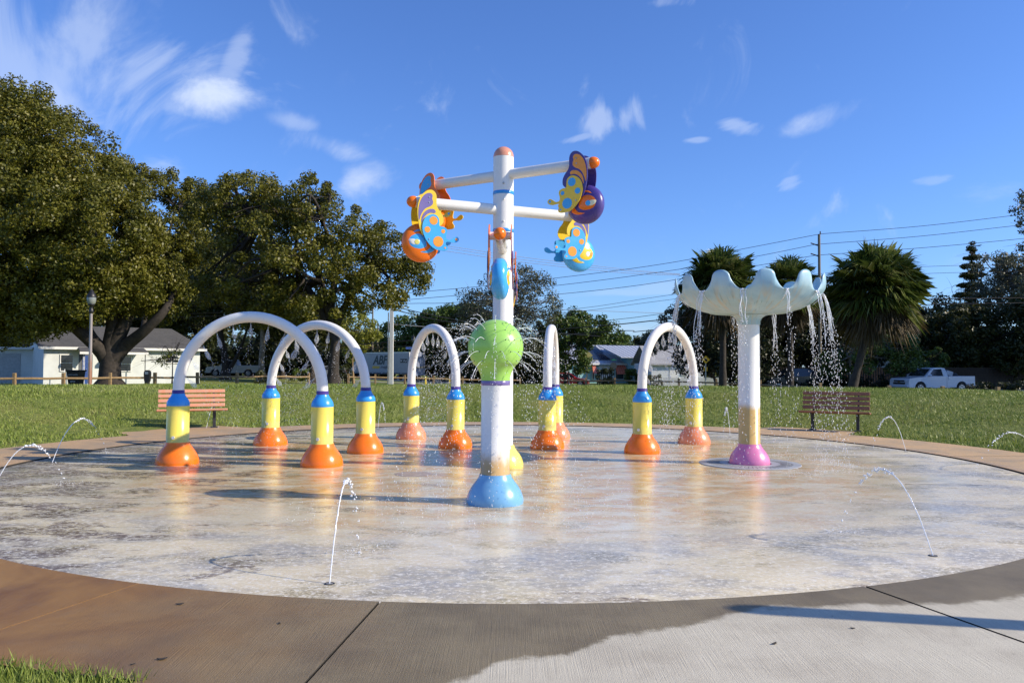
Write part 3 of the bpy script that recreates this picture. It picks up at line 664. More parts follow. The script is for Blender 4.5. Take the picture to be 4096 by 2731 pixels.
# ---- green ball post
def ball_post():
    f = foot_at(1980, 2030, .33); r = thing('ball_sprayer', (f.x, f.y, 0), 'white post with light green ball on pale blue foot, nearest feature', 'water feature')
    MB().lathe([(x * 1.0, z * .96) for x, z in BASE], f, 56).build('base', mSky, r)
    MB().lathe([(.18, .336), (.168, .338), (.168, 1.365)], f, 48).build('pole', mWhitePole, r)
    MB().lathe([(.168, 1.365), (.171, 1.367), (.171, 1.418), (.168, 1.42)], f, 48).build('collar', mLilac, r)
    zc, R = 1.81, .325
    pr = [(.168, 1.42), (.172, 1.46), (.186, 1.51), (.212, 1.56), (.243, 1.606)]
    pr += [(R * math.cos(a), zc + R * math.sin(a)) for a in np.linspace(math.radians(-38), math.radians(89.5), 26)]
    MB().lathe(pr, f, 64).build('ball', mGreen, r)
    D = Drops(); st = MB(); rnd = random.Random(4)
    for row, (el, v0) in enumerate(((58, 1.25), (36, 1.35), (14, 1.5), (-10, 1.5), (-30, 1.45))):
        n = (8, 14, 16, 16, 12)[row]
        for k in range(n):
            az = 2 * math.pi * (k + .5 * (row % 2)) / n; e = math.radians(el)
            dr = Vector((math.cos(az) * math.cos(e), math.sin(az) * math.cos(e), math.sin(e))); p = f + Vector((0, 0, zc)) + dr * R
            dot(p, .007, mDark, r)
            ex = Vector((math.cos(az), math.sin(az), 0)); v = (dr * .8 + ex * .25 + Vector((0, 0, .32))) * v0 * rnd.uniform(.8, 1.1)
            path = [p + v * t + GR * .5 * t * t for t in np.linspace(0.0, rnd.uniform(.12, .2), 7)]
            st.tube(path, [.0032 * rnd.uniform(.7, 1.2) for _ in path], 5)
            t = .1
            while t < .75:
                t += rnd.uniform(.006, .022); c = p + v * t + GR * .5 * t * t + Vector([rnd.gauss(0, .012 * t * 4) for _ in range(3)])
                if (c - f - Vector((0, 0, zc))).length < R + .01: continue
                if c.z < .01: splash(D, c, 5, .06, .05); break
                vv = v + GR * t; D.add(c, vv, rnd.uniform(.002, .0046), rnd.uniform(.005, .013))
    tag(st.build('water_stream', mDrop), 'thin curved water streams leaving the green ball', 'water', kind='stuff')
    for _ in range(420):                      # drops thrown around the post
        a = rnd.uniform(0, 6.283); q = rnd.uniform(.4, 1.6); D.add((f.x + q * math.cos(a), f.y + q * math.sin(a), rnd.uniform(.02, 1.5) * (1.7 - q)), (0, 0, 1), rnd.uniform(.002, .004), rnd.uniform(.006, .014))
    for _ in range(420): a = rnd.uniform(0, 6.283); q = rnd.uniform(.4, 2.4); splash(D, (f.x + q * math.cos(a), f.y + q * math.sin(a)), 3, .04, .06)
    tag(D.build('water_drops'), 'droplets falling all round the green ball post', 'water drops', kind='stuff')
ball_post()

# ---- flower bowl
def flower():
    f = foot_at(2998, 1864, .33); r = thing('flower_fountain', (f.x, f.y, 0), 'scalloped pale blue flower bowl on tall white post with pink foot', 'water feature')
    MB().lathe([(x * .98, z * .95) for x, z in BASE], f, 48).build('base', mPink, r)
    MB().lathe([(.18, .33), (.172, .335), (.172, 2.28)], f, 44).build('pole', mWhiteTan, r)
    MB().lathe([(.178, 2.275), (.182, 2.28), (.185, 2.34), (.21, 2.385), (.26, 2.42), (.30, 2.435)], f, 44).build('neck', mBowl, r)
    prof = [(.02, 2.44), (.3, 2.438), (.6, 2.465), (.82, 2.53), (.98, 2.61), (1.09, 2.70), (1.135, 2.765)]
    top = [(1.165, .12), (1.182, .26), (1.19, .42), (1.195, .58), (1.193, .73), (1.188, .87), (1.18, 1.0)]
    seg = 528; th0 = math.atan2(-f.y, -f.x) + math.radians(12.3)
    mb = MB(); n1 = len(prof)
    for rr, z in prof:
        for i in range(seg): a = 2 * math.pi * i / seg; mb.v.append((f.x + rr * math.cos(a), f.y + rr * math.sin(a), z))
    for rr, k in top:
        for i in range(seg):
            a = 2 * math.pi * i / seg; w_ = 2 * math.pi / 11; d_ = abs((a - th0 + w_ / 2) % w_ - w_ / 2) * 1.17
            h = .18 + .125 * (1 - (d_ / .148) ** 2.2) ** .5 if d_ < .148 else .18 * (1 - (d_ - .148) / (w_ * .585 - .148)) ** 2.1
            q = 1.135 + (rr - 1.135) * min(1, h / .3 + .05)
            mb.v.append((f.x + q * math.cos(a), f.y + q * math.sin(a), 2.765 + h * k))
    tot = n1 + len(top)
    for k in range(tot - 1):
        for i in range(seg): j = (i + 1) % seg; mb.f.append((k * seg + i, k * seg + j, (k + 1) * seg + j, (k + 1) * seg + i)); mb.sm.append(True)
    bo = mb.build('bowl', mBowl, r); md = bo.modifiers.new('thick', 'SOLIDIFY'); md.thickness = .014; md.offset = -1
    gr = MB(); gr.lathe([(.345, .004), (.345, .012), (.80, .012), (.81, .004)], f, 64, smooth=False); gr.build('grate', pmat('grate_grey', (0.42, 0.42, 0.41), 0.35, var=.1), r)
    sl = MB()
    for k in range(60):
        a = 2 * math.pi * k / 60; sl.box((f.x + .58 * math.cos(a), f.y + .58 * math.sin(a), .0135), (.2, .005, .002), Matrix.Rotation(a, 3, 'Z'))
    tag(sl.build('grate_slot', mDark, r), kind='stuff')
    D = Drops(); st = MB(); rnd = random.Random(9)
    for k in range(11):
        a = th0 + 2 * math.pi * (k + .5) / 11; ex = Vector((math.cos(a), math.sin(a), 0)); tg = Vector((-ex.y, ex.x, 0))
        right = ex.x > .3; strong = 3.2 if ex.x > .75 else (1.8 if abs(ex.x) > .55 else .8)
        p0 = f + ex * 1.14 + Vector((0, 0, 2.77))
        for s in range(int(2 + 2.2 * strong)):
            off = tg * rnd.uniform(-.045, .045); v = ex * rnd.uniform(.22, .42) * (.6 + .25 * strong) + tg * rnd.uniform(-.08, .08)
            tc = rnd.uniform(.28, .42) * (1 if strong > 1 else .8)
            path = [p0 + off + v * t + GR * .5 * t * t + tg * .012 * math.sin(t * 40 + s) for t in np.linspace(0, tc, 14)]
            st.tube(path, [rnd.uniform(.004, .009) * (1.15 - .6 * i / 14) for i in range(14)], 5)
            t = tc * .85
            while True:
                t += rnd.uniform(.004, .016); c = p0 + off + v * t + GR * .5 * t * t + Vector([rnd.gauss(0, .022 * (t - tc * .8 + .05) * 8) for _ in range(2)] + [0])
                if c.z < .01: splash(D, c, 22, .20, .10); splash(D, c + Vector((rnd.gauss(0, .25), rnd.gauss(0, .25), 0)), 14, .12, .05); break
                D.add(c, v + GR * t, rnd.uniform(.003, .0072), rnd.uniform(.008, .022))
        p1 = p0 + ex * .02
        path = [f + ex * q + Vector((0, 0, z)) for q, z in ((1.14, 2.772), (1.15, 2.74), (1.10, 2.68), (.995, 2.59))]
        st.tube(path, [.012, .009, .006, .003], 5)
    tag(st.build('water_stream', mDrop), 'streams pouring between the petals of the flower bowl', 'falling water', kind='stuff')
    tag(D.build('water_drops'), 'drops falling below the flower bowl and splashing on the pad', 'falling water', kind='stuff')
flower()

# ---- tower with six winged buckets
UPW = [(440, 403), (478, 420), (503, 455), (513, 510), (512, 590), (530, 650), (575, 710), (603, 765), (609, 815), (600, 860), (555, 902), (500, 900), (420, 960), (360, 1020), (322, 1040), (290, 975), (268, 880), (253, 780), (250, 690), (262, 600), (288, 520), (330, 460), (385, 415)]
UPP1 = [(420, 450), (445, 462), (455, 490), (449, 525), (461, 565), (455, 605), (420, 637), (370, 662), (325, 710), (292, 780), (272, 842), (263, 770), (264, 690), (277, 610), (305, 535), (345, 480), (385, 455)]
UPP2 = [(496, 692), (497, 714), (480, 726), (430, 724), (378, 752), (335, 805), (305, 872), (307, 800), (335, 735), (380, 690), (430, 670), (475, 672)]
LOW = [(455, 744), (505, 756), (537, 795), (545, 850), (552, 900), (600, 907), (645, 930), (655, 970), (641, 1030), (650, 1075), (700, 1083), (745, 1052), (785, 1033), (815, 1050), (821, 1080), (795, 1108), (745, 1121), (695, 1113), (645, 1118), (638, 1150), (662, 1185), (662, 1220), (635, 1240), (570, 1241), (500, 1230), (430, 1185), (365, 1105), (325, 1010), (313, 920), (335, 830), (390, 768)]
SPOTS = [(466, 832, 56), (382, 963, 40), (600, 972, 27), (532, 1120, 70), (786, 1072, 17), (628, 1201, 11)]
EYE = [(145, 1108), (175, 1062), (225, 1028), (290, 1020), (345, 1050), (380, 1110), (388, 1170), (372, 1205), (325, 1226), (265, 1230), (200, 1212), (160, 1170)]
EYW = [(150, 1108), (185, 1090), (225, 1095), (262, 1115), (272, 1140), (262, 1165), (215, 1185), (170, 1160)]
STRIPE = [(212, 1005), (245, 970), (300, 955), (350, 965), (330, 985), (270, 985)]
SMILE = [(300, 1270), (375, 1258), (425, 1215), (455, 1180), (505, 1225), (465, 1262), (390, 1284)]
def uv(p): return ((408 - p[0]) / 870.0, -(p[1] - 560) / 919.0)
def bucket(root_loc, adir, cols, label, k):
    up_m, up_p, lo_m, lo_s, bd, eye, white, pupil = cols
    O = Vector(root_loc); U = Vector((adir.x, adir.y, 0)).normalized(); V = Vector((0, 0, 1)); Wd = U.cross(V).normalized()
    r = thing('winged_bucket', O, label, 'bucket', 'winged tipping buckets on the tower arms')
    MB().tube([O - Wd * .148, O + Wd * .148], .056, 20).build('pivot', mWhite, r)
    c = O + U * uv((340, 1130))[0] + V * uv((340, 1130))[1]; R = .292; T = .135
    # dished body, open at the inner top
    mb = MB(); sg, rg = 40, 22; vs = []
    def pt(a, b):  # b: -1..1 across the width
        q = math.sqrt(max(0, 1 - abs(b) ** 2.6)); return c + U * (R * q * math.cos(a)) + V * (R * q * math.sin(a)) + Wd * (T * b)
    B = [math.sin(math.pi / 2 * (-1 + 2 * j / rg)) for j in range(rg + 1)]
    for j in range(rg + 1):
        for i in range(sg): vs.append(pt(2 * math.pi * i / sg, B[j]))
    fs = []
    for j in range(rg):
        for i in range(sg):
            am = 2 * math.pi * (i + .5) / sg; b = (B[j] + B[j + 1]) / 2
            if 80 < math.degrees(am) < 150 and abs(b) < .72: continue
            fs.append((j * sg + i, (j + 1) * sg + i, (j + 1) * sg + (i + 1) % sg, j * sg + (i + 1) % sg))
    mb.add(vs, fs, True); bo = mb.build('bowl', bd, r); md = bo.modifiers.new('thick', 'SOLIDIFY'); md.thickness = .006; md.offset = 0
    def surf(p, s, lift):
        x, y = p; du, dv = x - (c - O).dot(U), y - (c - O).z; q = min(.985, math.hypot(du, dv) / R); b = (1 - q * q) ** (1 / 2.6)
        return O + U * x + V * y + Wd * (s * (T * b + lift))
    def decal(name, outline, mat, lift):
        mb = MB()
        for s in (-1, 1):
            o = [uv(p) for p in spline(outline, 3)]; cx = sum(p[0] for p in o) / len(o); cy = sum(p[1] for p in o) / len(o); n = len(o); vs = []
            for t in (0.02, .25, .5, .75, 1.0):
                for p in o: vs.append(surf((cx + (p[0] - cx) * t, cy + (p[1] - cy) * t), s, lift * (1 if t < 1 else .3)))
            fs = [(a * n + i, a * n + (i + 1) % n, (a + 1) * n + (i + 1) % n, (a + 1) * n + i) for a in range(4) for i in range(n)] + [tuple(range(n))]
            if s < 0: fs = [tuple(reversed(f)) for f in fs]
            mb.add(vs, fs, True)
        return mb.build(name, mat, r)
    decal('eye', EYE, eye, .0075); decal('eye_white', EYW, white, .0095)
    decal('pupil', [(253 + 42 * math.cos(t), 1137 + 43 * math.sin(t)) for t in np.linspace(0, 6.283, 11)[:-1]], pupil, .0115)
    decal('brow', STRIPE, eye, .0075); decal('smile', SMILE, eye, .0075)
    for s in (-1, 1):
        MB().slab([uv(p) for p in spline(UPW, 4)], .014, O, U, V, Wd, s * .156).build('upper_wing', up_m, r)
        for P in (UPP1, UPP2): MB().slab([uv(p) for p in spline(P, 4)], .003, O, U, V, Wd, s * .1645).build('wing_panel', up_p, r)
        MB().slab([uv(p) for p in spline(LOW, 4)], .014, O, U, V, Wd, s * .1745).build('lower_wing', lo_m, r)
        for x, y, q in SPOTS: MB().slab([uv((x + q * math.cos(t), y + q * 1.05 * math.sin(t))) for t in np.linspace(0, 6.283, 21)[:-1]], .003, O, U, V, Wd, s * .183).build('spot', lo_s, r)
        for x, y in ((410, 508), (407, 580), (405, 1092)):
            a, b = uv((x, y)); z = .166 if y < 700 else .185
            MB().tube([O + U * a + V * b + Wd * s * (z - .012), O + U * a + V * b + Wd * s * (z + .006)], .011, 10).build('bolt', mSteel, r)
    return r
def tower():
    f = foot_at(2011, 1869, .33); f.y = 12.45; f.x = W(2011, 1500, 12.45).x
    r = thing('water_tower', (f.x, f.y, 0), 'tall white mast with six arms and salmon domed top', 'water feature')
    MB().lathe(BASE, f, 48).build('base', mPaleY, r)
    ztop = W(2011, 588, 12.45).z; R = .163
    MB().lathe([(.18, .345), (R, .35), (R, ztop - R)], f, 48).build('mast', mWhite, r)
    MB().lathe([(R + .001, ztop - R - .012), (R + .002, ztop - R)] + [(R * math.cos(a), ztop - R + R * math.sin(a)) for a in np.linspace(0.05, 1.56, 12)], f, 44).build('cap', mSalmon, r)
    for py in (766, 918, 1072):
        z = W(2011, py, 12.29).z; MB().lathe([(R, z - .028), (R + .004, z - .026), (R + .004, z + .026), (R, z + .028)], f, 44).build('ring', mBlue, r)
    for py in (732, 796, 885):
        z = W(2011, py, 12.29).z; MB().ellip(f + Vector((.005, -R, z)), (.018, .014, .018), 10, 6).build('bolt', mSteel if py < 750 else mWhite, r)
    OR = (mOrange); arms = [
        ((1.35, -.80), 4.63, 1.57, (mPurple, mSpot, mYelB, mPlate, mPurple, mOrange, mCream, mPlate), 'purple disc and upper wings with yellow lower wings, at the top right arm end'),
        ((-1.35, .80), 4.63, 1.57, (mOrange, mPlate, mYelB, mPlate, mOrange, mPurple, mCream, mSalmon), 'orange upper wing with blue panel, behind the yellow winged bucket at upper left'),
        ((-1.34, -.62), 4.07, 1.50, (mYelB, mLilac, mPlate, mSpot, mOrange, mPlate, mWhite, mPaleY), 'yellow wings over blue spotted wings with orange disc, at the left arm end'),
        ((1.34, .62), 4.07, 1.50, (mYelB, mLilac, mPlate, mSpot, mPlate, mYelB, mSpot, mWhite), 'yellow wings over blue spotted wings with blue disc, at the right behind the mast'),
        ((-.03, -1.57), 3.43, 1.57, (mOrange, mPlate, mPurple, mSpot, mPlate, mYelB, mSpot, mWhite), 'blue disc between orange plates seen edge on in front of the mast'),
        ((.06, 1.57), 3.43, 1.57, (mOrange, mPlate, mPurple, mSpot, mOrange, mYelB, mSpot, mWhite), 'orange plates seen edge on, mostly hidden behind the mast')]
    for i, (d, z, L, cols, lab) in enumerate(arms):
        dv = Vector((d[0], d[1], 0)).normalized(); c = f + Vector((0, 0, z)); e = c + dv * L
        MB().tube([c + dv * .14, e], .084, 24).build('arm', mWhite, r)
        mb = MB(); q = dv.to_track_quat('Z', 'X').to_matrix(); mb.ellip(e + dv * .0, (.0885, .0885, .10), 20, 14, q); mb.build('arm_cap', mOrange, r)
        bucket(e - dv * .20, dv, cols, lab, i)
tower()

# offscreen neighbour whose shadow falls across the near walk
def side_post():
    t = G(2925, 2440); f = t + Vector((.982, -.19, 0)) * 3.0 / math.tan(SUN_EL) ; f.z = 0
    r = thing('shower_post', f, 'tall white rounded shower post right of the picture, casting the long shadow', 'post')
    MB().lathe([(.22, .016), (.21, .05), (.12, .12), (.105, .16), (.105, 2.9), (.09, 2.97), (.05, 3.01), (.003, 3.02)], f, 24).build('pole', mWhite, r)
    MB().tube([f + Vector((0, 0, 1.1)), f + Vector((-.02, -.16, 1.1))], .02, 8).build('button', mSteel, r)
side_post()

# ---- ground jets
def jet(nz, ap, ld, label, full=True):
    a = G(nz[0] * S_, nz[1] * S_); b = G(ld[0] * S_, ld[1] * S_); m_ = (a + b) / 2
    h = W(ap[0] * S_, ap[1] * S_, m_.y).z; T = 2 * math.sqrt(2 * h / 9.8); v = (b - a) / T; v.z = 4.9 * T
    ring = thing('jet_nozzle', a, 'flush nozzle of the ' + label, 'nozzle', 'flush nozzles round the pad rim')
    MB().lathe([(.038, .002), (.036, .005), (.027, .005), (.025, .003)], a, 24).build('ring', mDark, ring); MB().lathe([(.025, .004), (.002, .004)], a, 20).build('cap', pmat('nozzle_cap', (.25, .24, .22), .5), ring)
    st = MB(); D = Drops(); rnd = random.Random(int(a.x * 91)); ts = np.linspace(0, T * .52, 80)
    pts = [a + v * t + GR * .5 * t * t + Vector([rnd.gauss(0, .0035 * (t / T + .1)) for _ in range(3)]) for t in ts]
    st.tube(pts, [.0045 + .009 * (t / T) * abs(math.sin(48 * t + rnd.uniform(-1, 1))) * rnd.uniform(.3, 1.2) for t in ts], 6)
    t = T * .40
    while t < T * 1.0:
        t += rnd.uniform(.003, .014) * (1 + 2.2 * (t / T > .75)); c = a + v * t + GR * .5 * t * t + Vector([rnd.gauss(0, .008) for _ in range(3)])
        for _ in range(2): D.add(c + Vector([rnd.gauss(0, .006) for _ in range(3)]), v + GR * t, rnd.uniform(.004, .012), rnd.uniform(.008, .024))
    splash(D, b, 40, .13, .09); splash(D, b, 30, .3, .04)
    w = thing('water_jet', a, label, 'water jet', 'small arcing jets round the pad rim')
    st.build('stream', mDrop, w); o = D.build('drops', w); o['kind'] = 'stuff'
jet((757, 1340), (797, 1103), (826, 1270), 'narrow tall water arc nearest the viewer')
jet((2143, 1276), (2025, 1078), (1930, 1222), 'wide water arc at the near right of the pad')
jet((2395, 1058), (2300, 993), (2234, 1090), 'water arc leaving the picture at the right edge')
jet((2081, 1037), (2035, 957), (2000, 1042), 'small water arc right of the brown bench')
jet((120, 1062), (195, 962), (245, 1040), 'taller arc by the left lawn')
jet((-14, 1120), (80, 1022), (150, 1112), 'water arc leaving the picture at the left edge')
jet((474, 984), (497, 921), (514, 966), 'small water arc in front of the coral bench')
jet((868, 986), (879, 925), (886, 988), 'thin far water arc between two arches on the left')
jet((1677, 1003), (1668, 937), (1661, 1003), 'thin far water arc left of the flower bowl post')

def drain(px, py, r, label, mat):
    g = G(px, py); t = thing('drain_cover', g, label, 'drain cover')
    MB().lathe([(r + .02, .002), (r, .006), (r - .03, .004), (r * .3, .007), (.002, .007)], g, 28).build('lid', mat, t)
drain(1655, 1895, .26, 'tan round drain cover on the wet pad left of the ball post', pmat('drain_tan', (.42, .32, .24), .35, var=.2, scale=12))
drain(2330, 1833, .26, 'tan round drain cover on the pad right of the ball post', pmat('drain_tan_far', (.45, .36, .26), .35, var=.2, scale=12))

# cracks in the pad coat are seams: thin dark grooves set as strips
def seam(pts, label, w=.008):
    g = [G(x, y, .0) for x, y in pts]; g = opensp(g, 8); mb = MB(); rnd = random.Random(2)
    L_, R_ = [], []
    for i, p in enumerate(g):
        t = (g[min(i + 1, len(g) - 1)] - g[max(i - 1, 0)]).normalized(); n = Vector((-t.y, t.x, 0)); k = w * rnd.uniform(.4, 1.2); L_.append(p + n * k + Vector((0, 0, .003))); R_.append(p - n * k + Vector((0, 0, .003)))
    for i in range(len(g) - 1): mb.add([L_[i], L_[i + 1], R_[i + 1], R_[i]], [(0, 1, 2, 3)])
    tag(mb.build('crack', pmat('crack_dark', (.06, .05, .045), .6)), label, 'crack')
seam([(0, 2018), (60, 2019), (130, 2027)], 'dark crack in the pad coating at the far left edge', .01)
seam([(3620, 1936), (3760, 1937), (3930, 1940)], 'thin dark crack in the pad at the right under a jet', .008)

# leaf litter on the walk
def litter():
    rnd = random.Random(8)
    for i, (px, py, s, lab) in enumerate([(3098, 2573, .022, 'dark dead leaf on the dry walk at lower right, largest'), (3410, 2512, .016, 'small dark leaf on the dry walk below the long shadow'), (720, 2418, .03, 'thin curled twig on the brown walk'), (1118, 2492, .016, 'black speck of litter on the brown walk'), (648, 2635, .03, 'flat grey chip on the rusty walk near the grass'), (532, 2656, .014, 'small dark leaf near the grass corner')]):
        g = G(px, py, .018); a = rnd.uniform(0, 3); n = 12
        s *= .55; o = [(s * 1.6 * math.cos(t) * (1 + .2 * math.sin(3 * t)), s * .7 * math.sin(t) if i != 2 else s * .12 * math.sin(t) + .02 * math.cos(t) ** 2) for t in np.linspace(0, 6.283, n + 1)[:-1]]
        mb = MB(); top = [g + Vector((p[0] * math.cos(a) - p[1] * math.sin(a), p[0] * math.sin(a) + p[1] * math.cos(a), .004 + .1 * p[0] ** 2 / s)) for p in o]
        mb.add(top + [q - Vector((0, 0, .003)) for q in top], [tuple(range(n)), tuple(range(2 * n - 1, n - 1, -1))] + [(k, (k + 1) % n, n + (k + 1) % n, n + k) for k in range(n)])
        tag(mb.build('dead_leaf' if i != 2 else 'twig', pmat('litter', (.05, .04, .03), .8)), lab, 'leaf' if i != 2 else 'twig')
litter()

# ------------------------------------------------------------------ benches
def bench(loc, rz, mat, label):
    r = thing('park_bench', loc, label, 'bench', 'benches round the splash pad', rz)     # faces local -Y
    L = 1.62
    def q(mb, name, m): return mb.build(name, m, r, world=False)
    for i in range(5):
        y = -.30 + i * .098; q(MB().bevbox((0, y, .455 + (.012 if i == 0 else 0) - .006 * i), (L, .088, .042), .008), 'seat_slat', mat)
    for i in range(4):
        t = .055 + i * .116; R = Matrix.Rotation(math.radians(-14), 3, 'X'); q(MB().bevbox((0, .19 + t * .26, .50 + t), (L - .06, .036, .088), .008, R), 'back_slat', mat)
    for x in (-.52, .52):
        q(MB().box((x, 0.0, .21), (.07, .09, .42)), 'leg', mDark); q(MB().box((x, 0.0, .008), (.16, .24, .016)), 'foot_plate', mDark)
        q(MB().tube([(x, -.33, .415), (x, .10, .400), (x, .19, .44), (x, .225, .56), (x, .315, .95)], .02, 8), 'bracket', mDark)
    return r
bl = G(432 * S_ * 1.02, 984 * S_); bench(Vector((bl.x, bl.y, .016)), math.radians(24), mSlatA, 'sun bleached coral slatted bench behind the widest arch')
br_ = G(1918 * S_, 990 * S_); bench(Vector((br_.x, br_.y, .016)), math.radians(-28), mSlatB, 'reddish brown slatted bench on the right edge of the pad')

# ------------------------------------------------------------------ fences
def rail_fence(pts, label, seed, h=0.98, rail=.70, gz=None):
    rnd = random.Random(seed); P = []
    for px, Y in pts:
        w = W(px, 1500, Y); z = tz(w.x, Y) if gz is None else gz; P.append(Vector((w.x, Y, z)))
    r = thing('rail_fence', P[0], label, 'fence')
    for p in P:
        w = .15 * rnd.uniform(.9, 1.1); mb = MB(); R = Matrix.Rotation(rnd.uniform(-.1, .1), 3, 'Z') @ Matrix.Rotation(rnd.uniform(-.03, .03), 3, 'X')
        mb.bevbox((p.x, p.y, p.z + h / 2 - .1), (w, w, h + .2), .012, R); mb.build('post', mFence, r)
    for a, b in zip(P[:-1], P[1:]):
        s = Vector((0, -.04, rail)); k = [a + s, a.lerp(b, .33) + s + Vector((0, 0, rnd.uniform(-.03, .03))), a.lerp(b, .66) + s + Vector((0, 0, rnd.uniform(-.03, .03))), b + s]
        mb = MB(); mb.tube(k, [.055, .06, .06, .055], 6, smooth=False); mb.build('rail', mFence, r)
    return r
rail_fence([(-150, 38.2), (58, 39), (254, 40.5), (441, 42), (620, 44), (790, 46.5), (948, 49), (1095, 52), (1235, 55)], 'split rail fence on the left in front of the white house', 1)
rail_fence([(1393, 62), (1501, 65), (1619, 66), (1734, 67), (1850, 68), (1965, 69), (2080, 70)], 'split rail fence in the middle in front of the lorry trailer', 2, .95)
rail_fence([(2235, 72), (2343, 72), (2459, 71), (2590, 66), (2715, 61), (2865, 55), (3040, 48), (3280, 41), (3555, 36), (3769, 35), (3990, 34), (4230, 33)], 'split rail fence on the right in front of the road', 3, .98)

# ------------------------------------------------------------------ lamps, poles, wires, signs
def lamp(px, Y, top, label, pole_mat, s=1.0):
    w = W(px, 1500, Y); z0 = tz(w.x, Y); H = W(px, top, Y).z - z0; c = Vector((w.x, Y, z0))
    r = thing('street_lamp', c, label, 'street lamp', 'globe street lamps in the park')
    MB().lathe([(.13, -.1), (.13, .12), (.09, .2), (.075, .3), (.062, H - 1.15)], c, 16).build('pole', pole_mat, r)
    MB().lathe([(.085, H - 1.15), (.11, H - 1.13), (.1, H - 1.0), (.075, H - .95), (.075, H - .82), (.15, H - .78), (.14, H - .72)], c, 16).build('fitter', mBlack, r)
    MB().lathe([(.12, H - .74), (.17, H - .68), (.195, H - .58), (.2, H - .45), (.185, H - .40)], c, 20).build('globe', mLampGlass, r)
    MB().lathe([(.205, H - .42), (.21, H - .40), (.17, H - .27), (.12, H - .22), (.09, H - .12), (.03, H - .09), (.035, H - .05), (.002, H)], c, 20).build('hood', mBlack, r)
lamp(360, 36, 1153, 'globe lamp on a rust stained pale pole in front of the big tree', paint('lamp_pole', (.30, .26, .24), (1.0, 2.3, (.33, .13, .05), .8, 3)))
lamp(1653, 75, 1338, 'distant globe lamp beside a blue street sign, left of the ball post', pmat('lamp_pole_far', (.5, .5, .48), .5))
lamp(2275, 78, 1243, 'distant globe lamp whose finial rises out of a tree right of the mast', pmat('lamp_pole_dark', (.1, .1, .1), .5))
def blade_sign(px, py, Y, w, h, mat, label):
    c = W(px, py, Y); t = thing('street_sign', (c.x, c.y, c.z), label, 'street sign'); mb = MB()
    o = spline([(-w / 2, 0), (-w / 2 + h * .2, h / 2), (w / 2 - h * .2, h / 2), (w / 2, 0), (w / 2 - h * .2, -h / 2), (-w / 2 + h * .2, -h / 2)], 3)
    mb.slab(o, .02, c, Vector((1, 0, 0)), Vector((0, 0, 1)), Vector((0, -1, 0))); mb.build('panel', mat, t); mb = MB()
    mb.slab([(p[0] * .93, p[1] * .8) for p in o], .004, c, Vector((1, 0, 0)), Vector((0, 0, 1)), Vector((0, -1, 0)), .013); mb.build('face', pmat('sign_face', tuple(min(1, q * 1.5) for q in (.12, .2, .55)) if 'blue' in label else (.02, .25, .14), .5), t)
blade_sign(1636, 1392, 75, .62, .2, pmat('sign_white', (.6, .6, .7), .5), 'blue street name sign hanging from the distant lamp post')

def pole(px, pw, Y, top, mat, label, cat='utility pole', square=False, name='utility_pole', arms=None):
    w = W(px, 1500, Y); z0 = tz(w.x, Y); zt = W(px, top, Y).z; rr = pw / FPX * Y / 2; r = thing(name, (w.x, Y, z0), label, cat)
    if square:
        a, b = rr, rr * .8; vs = [(w.x + sx * (a if k == 0 else b), Y + sy * (a if k == 0 else b), z) for k, z in ((0, z0 - .3), (1, zt)) for sx, sy in ((-1, -1), (1, -1), (1, 1), (-1, 1))]
        MB().add(vs, [(0, 1, 5, 4), (1, 2, 6, 5), (2, 3, 7, 6), (3, 0, 4, 7), (4, 5, 6, 7)]).build('shaft', mat, r)
    else: MB().tube([(w.x, Y, z0 - .3), (w.x, Y, zt)], [rr, rr * .8], 14).build('shaft', mat, r)
    for (dx, py, L) in arms or []:
        c = W(px, py, Y); MB().tube([c, c + Vector((dx * L, 0, .25))], .05, 8).build('insulator', mDark, r)
    return r
pole(1565, 15.5, 60, 1165, pmat('concrete_pole', (.66, .65, .62), .8, var=.05), 'square white concrete pole rising into the tree, by the lorry', square=True)
pole(1552, 5.5, 60.5, 1250, mSteel, 'thin grey conduit pole beside the white concrete pole', 'pole', name='conduit_pole')
pole(1489, 7.5, 116, 1215, mPoleWood, 'taller wooden pole behind the lorry, with a street light box', arms=[(-1, 1243, 1.2)])
pole(1510, 7.0, 118, 1292, mPoleWood, 'shorter bare wooden pole stump behind the lorry')
pole(3281, 13, 62, 938, mPoleWood, 'tall wooden utility pole between the palms on the right', arms=[(-1, 985, .75), (-1, 1027, .75), (0, 938, .01)])
